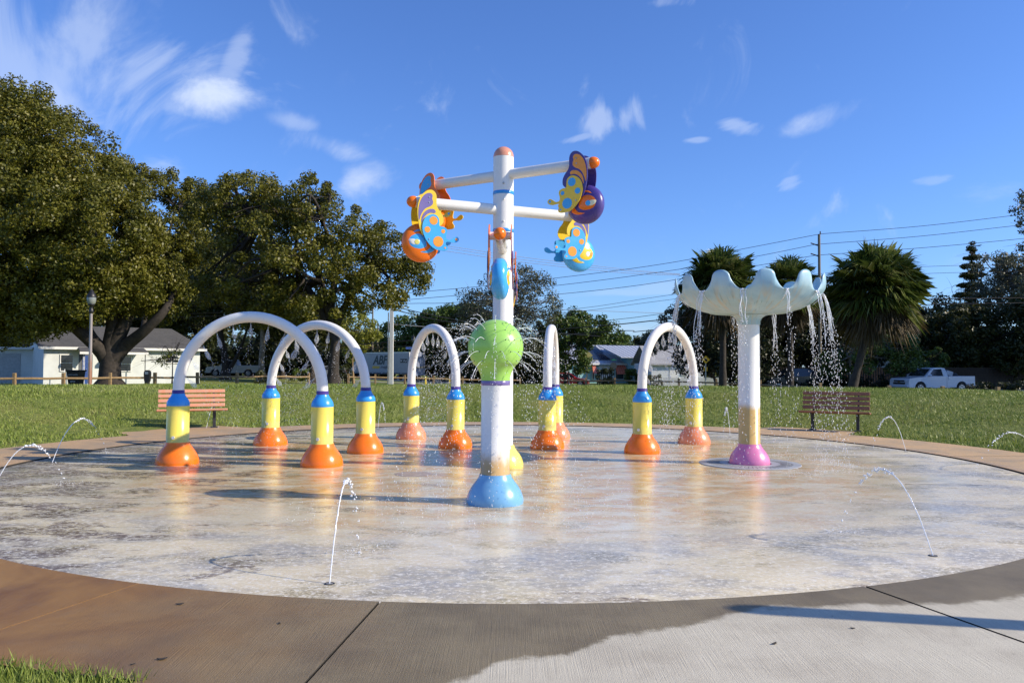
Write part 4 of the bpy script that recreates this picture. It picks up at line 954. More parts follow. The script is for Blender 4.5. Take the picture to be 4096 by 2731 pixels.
def wires():
    cables = [
        ([(-300, 1260), (1000, 1215), (1730, 1163), (2224, 1112), (2650, 1056), (3001, 990), (3281, 936)], 'topmost dark wire running left from the tall utility pole', .02), ([(3281, 936), (3680, 905), (4096, 857), (4800, 770)], 'topmost dark wire running right from the utility pole', .02),
        ([(-300, 1290), (1000, 1245), (1730, 1190), (2224, 1142), (2650, 1087), (3000, 1030), (3262, 978)], 'dark wire from the upper crossarm of the pole to the left', .02), ([(3262, 978), (3680, 945), (4096, 899), (4800, 820)], 'dark wire from the upper crossarm out to the right', .02),
        ([(-300, 1300), (1000, 1258), (1575, 1217), (1816, 1210), (2250, 1175), (2650, 1127), (3264, 1021)], 'dark wire from the lower crossarm of the pole to the left', .02), ([(3264, 1021), (3680, 992), (4096, 954), (4800, 880)], 'dark wire from the lower crossarm out to the right', .02),
        ([(1573, 1280), (2250, 1240), (2650, 1184), (3281, 1095), (3708, 1066), (4400, 1050)], 'thin wire just below the three crossarm wires', .015), ([(1573, 1300), (2250, 1252), (2650, 1202), (3281, 1125), (3708, 1094), (4400, 1080)], 'thin wire second below the crossarm wires', .015),
        ([(1200, 1395), (2000, 1335), (2449, 1299), (2664, 1277), (3281, 1215), (3708, 1197), (4400, 1188)], 'thick dark cable low across the sky left of the arch', .04), ([(1200, 1415), (2423, 1327), (2586, 1322), (3281, 1235), (3708, 1218), (4400, 1207)], 'dark cable directly under the thick low cable', .03),
        ([(1573, 1350), (2404, 1283), (2672, 1252), (3281, 1180), (3708, 1165)], 'dark wire directly over the thick low cable', .02)]
    for pts, nm, r in cables:
        Ys = [60 if 'right' in nm else 62] * len(pts); mb = MB(); P = opensp([W(x, y, 62) for x, y in pts], 6); mb.tube(P, r, 5)
        tag(mb.build('power_line', mBlack), nm, 'power line', 'power lines across the sky')
    for pts, nm in (([(1573, 1225), (1700, 1254), (1850, 1284), (2050, 1316), (2400, 1345)], 'thick cable bundle dropping right from the white concrete pole'), ([(1573, 1238), (1740, 1278), (1850, 1294), (2050, 1330)], 'lower cable bundle dropping right from the white concrete pole')):
        mb = MB(); mb.tube(opensp([W(x, y, 60) for x, y in pts], 6), .035, 5); tag(mb.build('cable', mDark), nm, 'cable', 'cables from the white pole')
    m2 = pmat('pale_wire', (.6, .6, .62), .4)
    for pts, nm in (([(1500, 945), (1787, 984), (2100, 1030), (2500, 1077), (2720, 1096)], 'highest'), ([(1500, 952), (1787, 992), (2100, 1040), (2500, 1083), (2720, 1098)], 'middle'), ([(1500, 968), (1787, 1005), (2100, 1050), (2500, 1092), (2720, 1101)], 'lowest')):
        mb = MB(); mb.tube(opensp([W(x, y, 80) for x, y in pts], 6), .022, 5); tag(mb.build('power_line', m2), nm + ' of three pale sunlit wires passing behind the mast', 'power line', 'pale wires behind the mast')
    for pts, nm in (([(2248, 1238), (2662, 1253), (2900, 1262)], 'pale wire right of the mast above the small trees'), ([(1573, 1297), (1780, 1312), (1990, 1322)], 'pale wire over the trees left of the ball')):
        mb = MB(); mb.tube(opensp([W(x, y, 70) for x, y in pts], 6), .02, 5); tag(mb.build('power_line', m2), nm, 'power line')
wires()
def board_sign(px, py, Y, s, mat, label, shape, arrow=False, mpost=None):
    c = W(px, py, Y); z0 = tz(c.x, Y); t = thing('road_sign', (c.x, Y, z0), label, 'road sign')
    MB().box((c.x, Y + .03, (z0 + c.z) / 2), (.07, .05, c.z - z0 + s * .6)).build('post', mpost or mSteel, t)
    n = {'diamond': 4, 'octagon': 8, 'square': 4}[shape]; off = {'diamond': 0, 'octagon': math.pi / 8, 'square': math.pi / 4}[shape]; rr = s / 2 * (1.08 if n == 8 else 1.41 if shape == 'square' else 1.2)
    MB().slab([(rr * math.cos(off + 2 * math.pi * i / n), rr * math.sin(off + 2 * math.pi * i / n)) for i in range(n)], .02, c, Vector((1, 0, 0)), Vector((0, 0, 1)), Vector((0, -1, 0)), .02).build('panel', mat, t)
    if arrow:
        a = s * .30; o = [(-a * .9, a * .2), (-a * .2, a * 1.05), (-a * .2, a * .5), (a * .25, a * .5), (a * .25, -a), (a * .7, -a), (a * .7, a * .1), (-.2 * a, a * .1), (-.2 * a, -.4 * a)]
        MB().slab(o, .004, c, Vector((1, 0, 0)), Vector((0, 0, 1)), Vector((0, -1, 0)), .034).build('arrow', mBlack, t)
mSignY = pmat('sign_yellow', (.85, .45, .01), .5); mSignBack = pmat('sign_back', (.06, .08, .08), .5); mSignP = pmat('sign_pale', (.62, .55, .2), .6)
board_sign(2823, 1438, 60, .52, mSignY, 'yellow diamond road sign with a black bent arrow under the flower bowl', 'diamond', True)
board_sign(2822, 1476, 60.1, .30, mSignY, 'small square yellow plate below the bent arrow sign', 'square')
board_sign(2348, 1421, 78, .95, mSignP, 'pale yellow diamond road sign on a wooden post beside the turquoise house', 'diamond', False, mFence)
board_sign(2454, 1463, 84, .70, mSignBack, 'dark back of an octagonal stop sign before the turquoise house', 'octagon')
blade_sign(2455, 1439, 84, .5, .12, pmat('sign_green', (.02, .25, .14), .5), 'small green street name sign on top of the stop sign')
def small_posts():
    for px, Y, h, rr, m_, lab in ((1702, 70, .8, .09, pmat('bollard_yellow', (.75, .55, .03), .5), 'short yellow bollard behind the middle fence'), (2048 - 250, 70, .75, .06, pmat('bollard_yellow2', (.6, .45, .05), .5), 'thin yellow bollard right of the first yellow bollard')):
        w = W(px, 1500, Y); z = tz(w.x, Y); t = thing('bollard', (w.x, Y, z), lab, 'bollard'); MB().lathe([(rr, -.1), (rr, h - .05), (rr * .6, h), (.002, h + .01)], (w.x, Y, z), 12).build('body', m_, t)
small_posts()

# ------------------------------------------------------------------ houses
class Loc:                                   # local frame of a building, x along the front, y away
    def __init__(s, o, rz): s.o = Vector(o); s.rz = rz; s.R = Matrix.Rotation(rz, 3, 'Z')
    def hit(s, px):                          # x on the front wall under picture column px
        k = (px - 2048) / FPX; c, d = math.cos(s.rz), math.sin(s.rz); return (k * s.o.y - s.o.x) / (c - k * d)
def q_(mb, name, mat, r): return mb.build(name, mat, r, world=False)
def window(r, x0, x1, z0, z1, y=-.0, frame=None, glass=None, bars=1):
    frame = frame or mTrim; f = MB(); w = .06
    for c, s in (((x0 - w / 2, y - .02, (z0 + z1) / 2), (w, .08, z1 - z0 + 2 * w)), ((x1 + w / 2, y - .02, (z0 + z1) / 2), (w, .08, z1 - z0 + 2 * w)), (((x0 + x1) / 2, y - .02, z0 - w / 2), (x1 - x0, .10, w)), (((x0 + x1) / 2, y - .02, z1 + w / 2), (x1 - x0, .08, w))): f.box(c, s)
    if bars: f.box(((x0 + x1) / 2, y - .022, (z0 + z1) / 2), (x1 - x0, .05, .05))
    o = q_(f, 'window', frame, r); g = MB().box(((x0 + x1) / 2, y + .0, (z0 + z1) / 2), (x1 - x0 - .004, .03, z1 - z0 - .004)).build('pane', glass or mGlass, o, world=False); return o
def wallbox(mb, x0, x1, y0, y1, z0, z1): return mb.box(((x0 + x1) / 2, (y0 + y1) / 2, (z0 + z1) / 2), (x1 - x0, y1 - y0, z1 - z0))
def gable_x(x0, x1, y0, y1, ze, zr, ov, th=.16, hipr=0.0):   # ridge along x
    mb = MB(); ym = (y0 + y1) / 2; a, b, c, d = x0 - ov, x1 + ov, y0 - ov, y1 + ov; k = (zr - ze) / (ym - y0); zo = ze - k * ov
    T = Vector((0, 0, th)); A = [Vector(p) for p in ((a, c, zo), (b, c, zo), (b - hipr, ym, zr), (a, ym, zr), (a, d, zo), (b, d, zo))]
    for f in ((0, 1, 2, 3), (5, 4, 3, 2)): 
        p = [A[i] for i in f]; mb.add([v + T for v in p] + p, [(0, 1, 2, 3), (7, 6, 5, 4), (0, 1, 5, 4), (1, 2, 6, 5), (3, 0, 4, 7)])
    if hipr: mb.add([A[1] + T, A[5] + T, A[2] + T], [(0, 1, 2)])
    return mb
def left_house():
    o = W(173, 1500, 54); z = .18; rz = math.radians(40); F = Loc((o.x, 54, z), rz)
    r = thing('house', (o.x, 54, z), 'low white stucco house with grey shingle roof behind the big left tree', 'house', None, rz)
    L = F.hit(800); H = 2.62; D = 6.2
    q_(wallbox(MB(), 0, L, 0, D, -.4, H), 'wall', mStucco, r)
    g = MB(); g.add([(0.003, 0.003, H), (0.003, D - .003, H), (.003, D / 2, H + 1.45)], [(0, 1, 2)]); g.add([(.12, 0, H), (.12, D, H), (.12, D / 2, H + 1.4)], [(2, 1, 0)]); q_(g, 'gable', mStucco, r)
    q_(gable_x(0, L, 0, D, H + .02, H + 1.5, .38, .1, 1.6), 'roof', mShingle, r)
    q_(MB().box((L / 2, -.40, H - .12), (L + .8, .03, .18)), 'fascia', mTrim, r)
    v = MB()
    for k in range(5): v.box((-.02, D / 2, H + .55 + k * .09), (.03, .35, .03))
    q_(v, 'gable_vent', mTrim, r)
    def wz(py, px): # height at the wall under a pixel
        x = F.hit(px); Y = 54 + x * math.sin(rz); return W(px, py, Y).z - z
    for x0, x1, a, b in ((244, 291, 1420, 1482), (481, 523, 1427, 1483), (663, 685, 1424, 1450), (689, 711, 1424, 1450)):
        window(r, F.hit(x0), F.hit(x1), wz(b, x0), wz(a, x0))
    # flat dark panel carries the porch recess shade in its colour; blue door
    xa, xb = F.hit(316), F.hit(371)
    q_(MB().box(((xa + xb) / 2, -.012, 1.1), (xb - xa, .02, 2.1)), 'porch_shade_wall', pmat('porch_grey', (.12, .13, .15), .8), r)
    xa, xb = F.hit(330), F.hit(352); dr = q_(MB().box(((xa + xb) / 2, -.035, 1.0), (xb - xa, .05, 2.0)), 'door', pmat('door_blue', (.02, .07, .28), .5), r)
    q_(MB().ellip((xb - .1, -.075, 1.0), (.03, .03, .03), 8, 5), 'handle', mSteel, dr)
    for xx in (F.hit(320), F.hit(325)):
        t = MB(); 
        for k in range(7): t.box((xx, -1.1, .15 + k * .32), (.03, .03, .3)); 
        q_(t, 'porch_post', mTrim, r)
    for a, b, nm in ((303, 372, 'porch_roof'), (446, 574, 'canopy')):
        x0, x1 = F.hit(a), F.hit(b); mb = MB(); T = Vector((0, 0, .12)); P = [Vector(p) for p in ((x0, -1.3, H - .45), (x1, -1.3, H - .45), (x1 - .15, .0, H - .02), (x0 + .15, .0, H - .02))]
        mb.add([p + T for p in P] + P, [(0, 1, 2, 3), (7, 6, 5, 4), (0, 1, 5, 4), (1, 2, 6, 5), (2, 3, 7, 6), (3, 0, 4, 7)]); q_(mb, nm, mShingle, r)
        q_(MB().box(((x0 + x1) / 2, -1.315, H - .45), (x1 - x0, .03, .16)), 'fascia', mTrim, r)
    q_(MB().box((F.hit(563), -1.2, 1.0), (.05, .05, 2.4)), 'canopy_post', mDark, r)
    q_(MB().box((F.hit(250), -.9, .5), (.04, .04, 1.1)), 'post', mTrim, r)
    # carport wing
    c = W(-120, 1500, 57); g = thing('garage', (c.x, 57, z), 'flat roofed shaded white garage at the far left edge', 'garage', None, math.radians(4)); wd = (W(122, 1500, 57).x - c.x)
    q_(wallbox(MB(), 0, wd, 0, 6, -.4, 2.45), 'wall', mStucco, g); q_(wallbox(MB(), -.3, wd + .1, -.35, 6.2, 2.45, 2.62), 'roof', mTrim, g)
    q_(MB().box((wd / 2, -.02, 1.1), (2.6, .05, 2.1)), 'garage_door', pmat('garage_door_grey', (.4, .42, .43), .6), g)
left_house()

def turquoise_house():
    z = tz(10, 105) ; o = W(2180, 1500, 104); RZ = math.radians(20); FL = Loc((o.x, 104, z), RZ); r = thing('house', (o.x, 104, z), 'turquoise house with ribbed metal roof, solar panels and coral awnings', 'house', None, RZ)
    mT = pmat('turquoise_wall', (.30, .55, .60), .8, var=.05); mMetal = pmat('metal_roof', (.55, .57, .60), .35, .3, var=.1); mAwn = pmat('awning_coral', (.72, .17, .10), .5, var=.08)
    k = 104 / FPX
    def X(px): return FL.hit(px)
    def Z(py): return W(2400, py, 104).z - z
    x0, x1 = X(2200), X(2502); ze = Z(1453)
    q_(wallbox(MB(), x0, x1, 0, 7, -.6, ze), 'wall', mT, r)
    # main roof sloping up and back
    def rib_roof(P, n, name):
        mb = MB(); T = Vector((0, 0, .1)); P = [Vector(p) for p in P]
        mb.add([p + T for p in P] + P, [(0, 1, 2, 3), (7, 6, 5, 4), (0, 1, 5, 4), (1, 2, 6, 5), (2, 3, 7, 6), (3, 0, 4, 7)]); ro = q_(mb, name, mMetal, r)
        rb = MB()
        for i in range(n + 1):
            t = i / n; a = P[0].lerp(P[1], t); b = P[3].lerp(P[2], t); rb.tube([a + T * 1.2, b + T * 1.2], .035, 4, smooth=False)
        q_(rb, 'roof_rib', mMetal, ro)
    zr = Z(1393); rib_roof([(x0 - .4, -.5, ze - .05), (X(2490), -.5, ze - .05), (X(2490), 5.0, zr + .55), (x0 + 1, 5.0, zr + .55)], 22, 'roof')
    q_(wallbox(MB(), x0, x1 + .1, -.56, -.50, ze - .2, ze), 'fascia', mTrim, r)
    xa, xb = X(2502), X(2622)
    q_(wallbox(MB(), xa, xb, -2.5, 6, -.6, ze + .9), 'wing_wall', mT, r)
    rib_roof([(X(2445), -2.9, ze + .75), (xb + .1, -2.9, ze + .75), (xb + 1.0, 3, Z(1400) + .7), (X(2430), 3, Z(1400) + .7)], 12, 'wing_roof')
    q_(wallbox(MB(), xa + .0, xa + .75, -2.54, -2.5, -.6, ze + .7), 'quoin', mTrim, r); q_(wallbox(MB(), xb - .5, xb + .01, -2.54, -2.5, -.6, ze + .7), 'quoin', mTrim, r)
    mPV = pmat('solar_panel', (.02, .03, .05), .2, var=.1)
    kz = (zr + .6 - ze) / 5.5
    for i in range(4):
        for j in range(2):
            a = X(2355 + i * 23); b = X(2355 + i * 23 + 22); y0 = .3 + j * 2.1; y1 = y0 + 2.0
            q_(MB().add([(a, y0, ze + kz * (y0 + .5) + .18), (b, y0, ze + kz * (y0 + .5) + .18), (b - .3, y1, ze + kz * (y1 + .5) + .18), (a - .3, y1, ze + kz * (y1 + .5) + .18), (a, y0, ze + kz * (y0 + .5) + .12), (b, y0, ze + kz * (y0 + .5) + .12)], [(0, 1, 2, 3), (0, 1, 5, 4)]), 'solar_panel', mPV, r)
    a, b = X(2474), X(2528); q_(MB().add([(a, -1.6, ze + 1.2), (b - .2, -1.6, ze + 1.2), (b + .6, 1.3, ze + 1.75), (a + .8, 1.3, ze + 1.75)], [(0, 1, 2, 3)]), 'solar_panel', mPV, r)
    for (a, b, c, d), yy in (((2455, 2504, 1458, 1497), -.1), ((2362, 2386, 1457, 1494), -.1), ((2550, 2562, 1454, 1490), -2.6), ((2592, 2606, 1468, 1490), -2.6)):
        mb = MB(); T = Vector((0, -.04, .03)); P = [Vector((X(a) + .1, yy, Z(c))), Vector((X(b) - .3, yy, Z(c))), Vector((X(b), yy - .9, Z(d))), Vector((X(a), yy - .9, Z(d)))]
        mb.add([p + T for p in P] + P, [(0, 1, 2, 3), (7, 6, 5, 4), (0, 1, 5, 4), (1, 2, 6, 5), (2, 3, 7, 6), (3, 0, 4, 7)]); ao = q_(mb, 'awning', mAwn, r)
        rb = MB()
        for i in range(1, 5): t = i / 5; rb.tube([P[0].lerp(P[1], t) + T * 1.3, P[3].lerp(P[2], t) + T * 1.3], .025, 4, smooth=False)
        q_(rb, 'awning_rib', pmat('awning_rib', (.8, .35, .25), .5), ao)
        window(r, X(a) + .25, X(b) - .45, Z(1517), Z(1480), yy, bars=0)
    q_(wallbox(MB(), X(2395), X(2440), -.03, 0, -.2, Z(1462)), 'door', mTrim, r)
    for a in (2545, 2530): q_(MB().tube([(X(a), 3, Z(1410)), (X(a), 3, Z(1382))], .09, 8), 'vent_pipe', mTrim, r)
turquoise_house()
def white_cottage():
    z = tz(19, 98); o = W(2606, 1500, 97); RZ = math.radians(9); FL = Loc((o.x, 97, z), RZ); r = thing('house', (o.x, 97, z), 'small white clapboard cottage with pale roof behind a picket fence', 'house', None, RZ)
    def X(px): return FL.hit(px)
    def Z(py): return W(2700, py, 97).z - z
    mClap = pmat('clapboard_white', (.68, .72, .74), .7, var=.05)
    x1 = X(2815); H = Z(1453)
    q_(wallbox(MB(), 0, x1, 0, 7, -.5, H), 'wall', mClap, r)
    b = MB()
    for k in range(12): b.box((x1 / 2, -.012, .1 + k * .2), (x1, .02, .02))
    q_(b, 'board_line', mTrim, r); q_(gable_x(0, x1, 0, 7, H, Z(1398) + .4, .4), 'roof', mPaleRoof, r)
    a, c = X(2678), X(2709); d = q_(wallbox(MB(), a, c, -.05, -.02, -.1, Z(1466)), 'door', mTrim, r); window(r, X(2726), X(2745), Z(1500), Z(1464), -.02)
    window(r, X(2765), X(2790), Z(1500), Z(1464), -.02)
    # picket fence
    p0 = W(2652, 1500, 92); zz = tz(p0.x, 92); f = thing('picket_fence', (p0.x, 92, zz), 'white picket fence in front of the clapboard cottage', 'fence'); n = 70; L = W(2915, 1500, 92).x - p0.x
    for i in range(n):
        x = L * i / (n - 1); MB().add([(x, 0, 0), (x + .075, 0, 0), (x + .075, 0, .95), (x + .037, 0, 1.03), (x, 0, .95), (x, .03, 0), (x + .075, .03, 0), (x + .075, .03, .95), (x + .037, .03, 1.03), (x, .03, .95)], [(0, 1, 2, 3, 4), (9, 8, 7, 6, 5), (1, 6, 7, 2), (0, 4, 9, 5), (2, 7, 8, 3), (4, 3, 8, 9)]).build('picket', mTrim, f, world=False)
    for h in (.3, .75): MB().box((L / 2, .05, h), (L, .03, .08)).build('rail', mTrim, f, world=False)
white_cottage()
def right_house():
    z = tz(38, 72); o = W(3600, 1500, 72); r = thing('house', (o.x, 72, z), 'pale house with a white low roof behind the pickup on the right', 'house')
    def X(px): return W(px, 1500, 72).x - o.x
    def Z(py): return W(3700, py, 72).z - z
    mW = pmat('pale_blue_wall', (.5, .55, .58), .8, var=.05); mR = pmat('white_flat_roof', (.62, .63, .66), .6, var=.08)
    xa, xb = X(3560), X(3840); H = Z(1425)
    q_(wallbox(MB(), xa, xb, 0, 8, -.5, H), 'wall', mW, r)
    mb = MB(); xm = X(3672); zr = Z(1357); T = Vector((0, 0, .15)); A = [Vector(p) for p in ((xa - .5, -.6, H - .1), (xm, -.6, zr), (xb + .4, -.6, H - .1), (xa - .5, 8.4, H - .1), (xm, 8.4, zr), (xb + .4, 8.4, H - .1))]
    for f in ((0, 1, 4, 3), (1, 2, 5, 4)): P = [A[i] for i in f]; mb.add([p + T for p in P] + P, [(0, 1, 2, 3), (7, 6, 5, 4), (0, 1, 5, 4), (1, 2, 6, 5), (2, 3, 7, 6), (3, 0, 4, 7)])
    q_(mb, 'roof', mR, r); q_(MB().add([(xa, -.003, H), (xb, -.003, H), (xm, -.003, zr)], [(0, 1, 2)]), 'gable', mW, r)
    q_(MB().tube([(xm + .8, 1, zr - .3), (xm + .8, 1, zr + .35)], .12, 10), 'vent_pipe', mSteel, r)
    window(r, X(3725), X(3755), Z(1470), Z(1440), -.01)
right_house()
def board_fence():
    a = W(3030, 1500, 66); b = W(4180, 1500, 63); r = thing('board_fence', a, 'dark brown close board fence behind the white pickup on the right', 'fence'); n = 230
    proto = None
    for i in range(n):
        p = a.lerp(b, i / (n - 1)); p.z = tz(p.x, p.y); w = (b - a).length / n * .94; h = 1.9 + .03 * math.sin(i * 2.3)
        if proto is None:
            mb = MB(); mb.box((0, 0, h / 2 - .1), (w, .025, h + .2)); proto = mb.build('board', mBoard, r, world=False); o = proto
        else: o = proto.copy(); COL.objects.link(o)
        o.location = p - a + Vector((0, (i % 2) * .006, random.uniform(-.02, .02)))
board_fence()

# ------------------------------------------------------------------ vehicles
def wheel(r, x, y, z, R, w=.24, sgn=-1):
    o = MB(); o.tube([(x, y - w / 2, z), (x, y + w / 2, z)], R, 24, smooth=False); t = o.build('wheel', mTyre, r, world=False)
    m_ = MB(); yy = y + sgn * (w / 2 + .006)
    m_.tube([(x, yy, z), (x, yy - sgn * .03, z)], R * .62, 20, smooth=False); m_.build('rim', mRim, t, world=False)
    s = MB()
    for k in range(6): a = k * math.pi / 3; s.box((x + R * .38 * math.cos(a), yy + sgn * .006, z + R * .38 * math.sin(a)), (R * .34, .01, R * .16), Matrix.Rotation(-a, 3, 'Y'))
    s.build('rim_gap', mDark, t, world=False)
def arch_pts(xc, zc, R, x_lo, n=9): return [(xc + R * math.cos(a), zc + R * math.sin(a)) for a in np.linspace(math.pi, 0, n)]
def side_solid(prof, y0, y1, tuck=0.0, zt=9):   # prof (x,z) outline extruded across the width
    mb = MB(); n = len(prof); mb.add([(x, y0 + (tuck if z > zt else 0), z) for x, z in prof] + [(x, y1 - (tuck if z > zt else 0), z) for x, z in prof],
        [tuple(range(n)), tuple(range(2 * n - 1, n - 1, -1))] + [(i, n + i, n + (i + 1) % n, (i + 1) % n) for i in range(n)]); return mb
def pickup(loc, rz, mat, label, rigid=True):
    r = thing('pickup_truck', loc, label, 'pickup truck', None, rz); w = .98; R = .41; q = lambda mb, n, m: mb.build(n, m, r, world=False)
    xs1, xs2 = 1.02, 4.62
    prof = [(.05, .42), (.0, .60), (.02, .98), (.12, 1.10), (.7, 1.17), (1.5, 1.22), (3.42, 1.24), (3.42, .98), (5.78, .98), (5.80, .5), (5.1, .45)] + [(xs2 + .5 * math.cos(a), .40 + .5 * math.sin(a)) for a in np.linspace(0.1, math.pi - .1, 10)] + [(xs1 + .5 * math.cos(a), .40 + .5 * math.sin(a)) for a in np.linspace(0.1, math.pi - .1, 10)]
    q(side_solid(prof, -w, w), 'body', mat)
    for s in (-1, 1): q(MB().bevbox((4.62, s * (w - .04), 1.12), (2.36, .08, .30), .02), 'bed_side', mat)
    q(MB().bevbox((5.76, 0, 1.10), (.07, 1.86, .32), .02), 'tailgate', mat); q(MB().box((4.6, 0, .995), (2.3, 1.76, .02)), 'bed_liner', mBlack)
    cab = [(1.45, 1.22), (2.18, 1.82), (2.45, 1.89), (3.05, 1.90), (3.28, 1.84), (3.42, 1.24)]
    mb = MB(); n = len(cab); tk = lambda z: .20 * (z - 1.22) / .68
    mb.add([(x, -w + tk(z), z) for x, z in cab] + [(x, w - tk(z), z) for x, z in cab], [tuple(range(n)), tuple(range(2 * n - 1, n - 1, -1))] + [(i, n + i, n + (i + 1) % n, (i + 1) % n) for i in range(n)]); q(mb, 'cab', mat)
    for s in (-1, 1):
        o = [(1.72, 1.28), (2.28, 1.77), (2.95, 1.79), (3.0, 1.28)]; mb = MB(); mb.add([(x, s * (w - tk(z) + .004), z) for x, z in o], [(0, 1, 2, 3) if s > 0 else (3, 2, 1, 0)]); q(mb, 'side_window', mGlass)
        q(MB().ellip((1.75, s * (w + .12), 1.33), (.09, .13, .09), 10, 6), 'mirror', mat)
        q(MB().box((2.9, s * (w + .008), 1.08), (.2, .012, .035)), 'door_handle', mat); q(MB().box((3.30, s * (w + .003), .85), (.015, .004, .75)), 'door_gap', mBlack)
        q(MB().bevbox((.09, s * .74, .92), (.10, .36, .12), .02), 'headlight', mLampGlass); q(MB().bevbox((5.79, s * .88, .98), (.06, .16, .34), .02), 'tail_light', mRedLamp)
        q(MB().tube([(2.0, s * .9, .42), (3.6, s * .9, .42)], .05, 6), 'side_step', mSteel)
    mb = MB(); mb.add([(1.50, -.80, 1.275), (1.50, .80, 1.275), (2.12, .68, 1.79), (2.12, -.68, 1.79)], [(0, 1, 2, 3)]); mb.v = [(x - .03, y, z + .02) for x, y, z in mb.v]; q(mb, 'windscreen', mGlass)
    q(MB().add([(3.36, -.7, 1.30), (3.36, .7, 1.30), (3.31, .6, 1.76), (3.31, -.6, 1.76)], [(3, 2, 1, 0)]), 'rear_window', mGlass)
    q(MB().bevbox((0.0, 0, .92), (.05, 1.06, .11), .01), 'grille', mBlack); q(MB().bevbox((0.0, 0, .74), (.05, 1.20, .14), .01), 'lower_grille', mBlack); q(MB().bevbox((-.03, 0, .54), (.14, 1.9, .18), .04), 'bumper', mat); q(MB().bevbox((5.85, 0, .58), (.14, 1.8, .16), .03), 'rear_bumper', mSteel)
    q(MB().bevbox((-.035, 0, .845), (.02, .16, .05), .005), 'badge', pmat('badge_gold', (.5, .35, .08), .3, .6))
    for x in (xs1, xs2):
        for s in (-1, 1): wheel(r, x, s * (w - .13), .40, R, .24, s)
    return r
pw = W(3605, 1560, 57.5); pz = W(3755, 1571, 59).z
rp = pickup((pw.x, 57.8, pz), math.radians(14), mCarWhite, 'white single cab pickup facing left on the road at right')
def load():
    c = Vector((pw.x, 57.8, pz)); R = Matrix.Rotation(math.radians(14), 3, 'Z')
    t = thing('cardboard_box', c + R @ Vector((4.35, 0, 1.3)), 'pale tilted box sticking out of the white pickup bed', 'box'); MB().bevbox((0, 0, .17), (.5, .36, .34), .02, Matrix.Rotation(.3, 3, 'Y')).build('carton', pmat('carton_pale', (.6, .62, .65), .6), t, world=False)
    for x, s, lab in ((3.8, .32, 'dark round bundle in the pickup bed nearest the cab'), (4.9, .28, 'dark lumpy bundle in the pickup bed nearest the tailgate')):
        t = thing('bundle', c + R @ Vector((x, 0, 1.0)), lab, 'bundle'); m_ = MB().ellip((0, 0, s * .7), (s, s * 1.3, s), 14, 8); m_.v = [(a + .04 * math.sin(9 * b), b, cc + .03 * math.sin(11 * a)) for a, b, cc in m_.v]; m_.build('sack', mBlack, t, world=False)
load()
lw = W(832, 1500, 89); pickup((lw.x, 89, tz(lw.x, 89) + .05), math.radians(6), mCarSilver, 'silver grey pickup parked behind the tree trunks on the left')
def car(loc, rz, mat, label, Lg=4.5, H=1.48, suv=False):
    r = thing('parked_car', loc, label, 'car', None, rz); w = .9; q = lambda mb, n, m: mb.build(n, m, r, world=False); R = .33; k = Lg / 4.5; dz = .15 if suv else 0
    xa, xb = .85 * k, 3.65 * k
    prof = [(.05, .3), (.0, .5), (.05, .68), (.5, .82 + dz), (1.15, .92 + dz), (3.9 * k, .98 + dz), (4.45 * k, .92 + dz), (4.5 * k, .5), (4.4 * k, .3)] + [(xb + .4 * math.cos(a), .32 + .4 * math.sin(a)) for a in np.linspace(0, math.pi, 9)] + [(xa + .4 * math.cos(a), .32 + .4 * math.sin(a)) for a in np.linspace(0, math.pi, 9)]
    q(side_solid(prof, -w, w), 'body', mat)
    z0 = .92 + dz; cab = [(1.15, z0), (1.95, H - .06), (2.4, H), (3.1 * k, H - .02), (3.5 * k, H - .12), ((4.3 if suv else 4.05) * k, z0 + .04)]; tk = lambda z: .2 * (z - z0) / (H - z0); n = len(cab)
    q(MB().add([(x, -w + tk(z), z) for x, z in cab] + [(x, w - tk(z), z) for x, z in cab], [tuple(range(n)), tuple(range(2 * n - 1, n - 1, -1))] + [(i, n + i, n + (i + 1) % n, (i + 1) % n) for i in range(n)]), 'cabin', mat)
    for s in (-1, 1):
        for o in ([(1.4, z0 + .05), (2.0, H - .1), (2.45, H - .08), (2.45, z0 + .05)], [(2.52, z0 + .05), (2.52, H - .08), (3.25 * k, H - .1), (3.7 * k, z0 + .08)]):
            q(MB().add([(x, s * (w - tk(z) + .004), z) for x, z in o], [(0, 1, 2, 3)]), 'side_window', mGlass)
        q(MB().ellip((1.45, s * (w + .09), z0 + .08), (.07, .1, .06), 8, 5), 'mirror', mat); q(MB().ellip((.15, s * .66, .68), (.14, .18, .07), 10, 6), 'headlight', mLampGlass); q(MB().ellip((4.42 * k, s * .7, .82), (.1, .16, .09), 10, 6), 'tail_light', mRedLamp)
    q(MB().add([(1.2, -.8, z0 + .04), (1.2, .8, z0 + .04), (1.9, .66, H - .08), (1.9, -.66, H - .08)], [(0, 1, 2, 3)]).build if False else MB().add([(1.17, -.78, z0 + .05), (1.17, .78, z0 + .05), (1.87, .66, H - .06), (1.87, -.66, H - .06)], [(0, 1, 2, 3)]), 'windscreen', mGlass)
    q(MB().bevbox((.0, 0, .5), (.08, 1.1, .14), .02), 'grille', mBlack)
    for x in (xa, xb):
        for s in (-1, 1): wheel(r, x, s * (w - .12), .33, R, .2, s)
c = W(2358, 1500, 84); car((c.x, 84.5, W(2300, 1546, 84).z), math.radians(168), mCarRed, 'shiny red car parked beside the turquoise house')
c = W(3062, 1500, 61); car((c.x, 61.5, tz(c.x, 61) + .05), math.radians(4), mCarDark, 'dark car in deep shade under the flower bowl streams', 4.6, 1.7, True)
c = W(1222, 1500, 92); car((c.x, 93, tz(c.x, 93) + .06), math.radians(10), pmat('car_grey', (.3, .32, .35), .3, .3, coat=.5), 'small grey car glimpsed behind hedges between the arches')

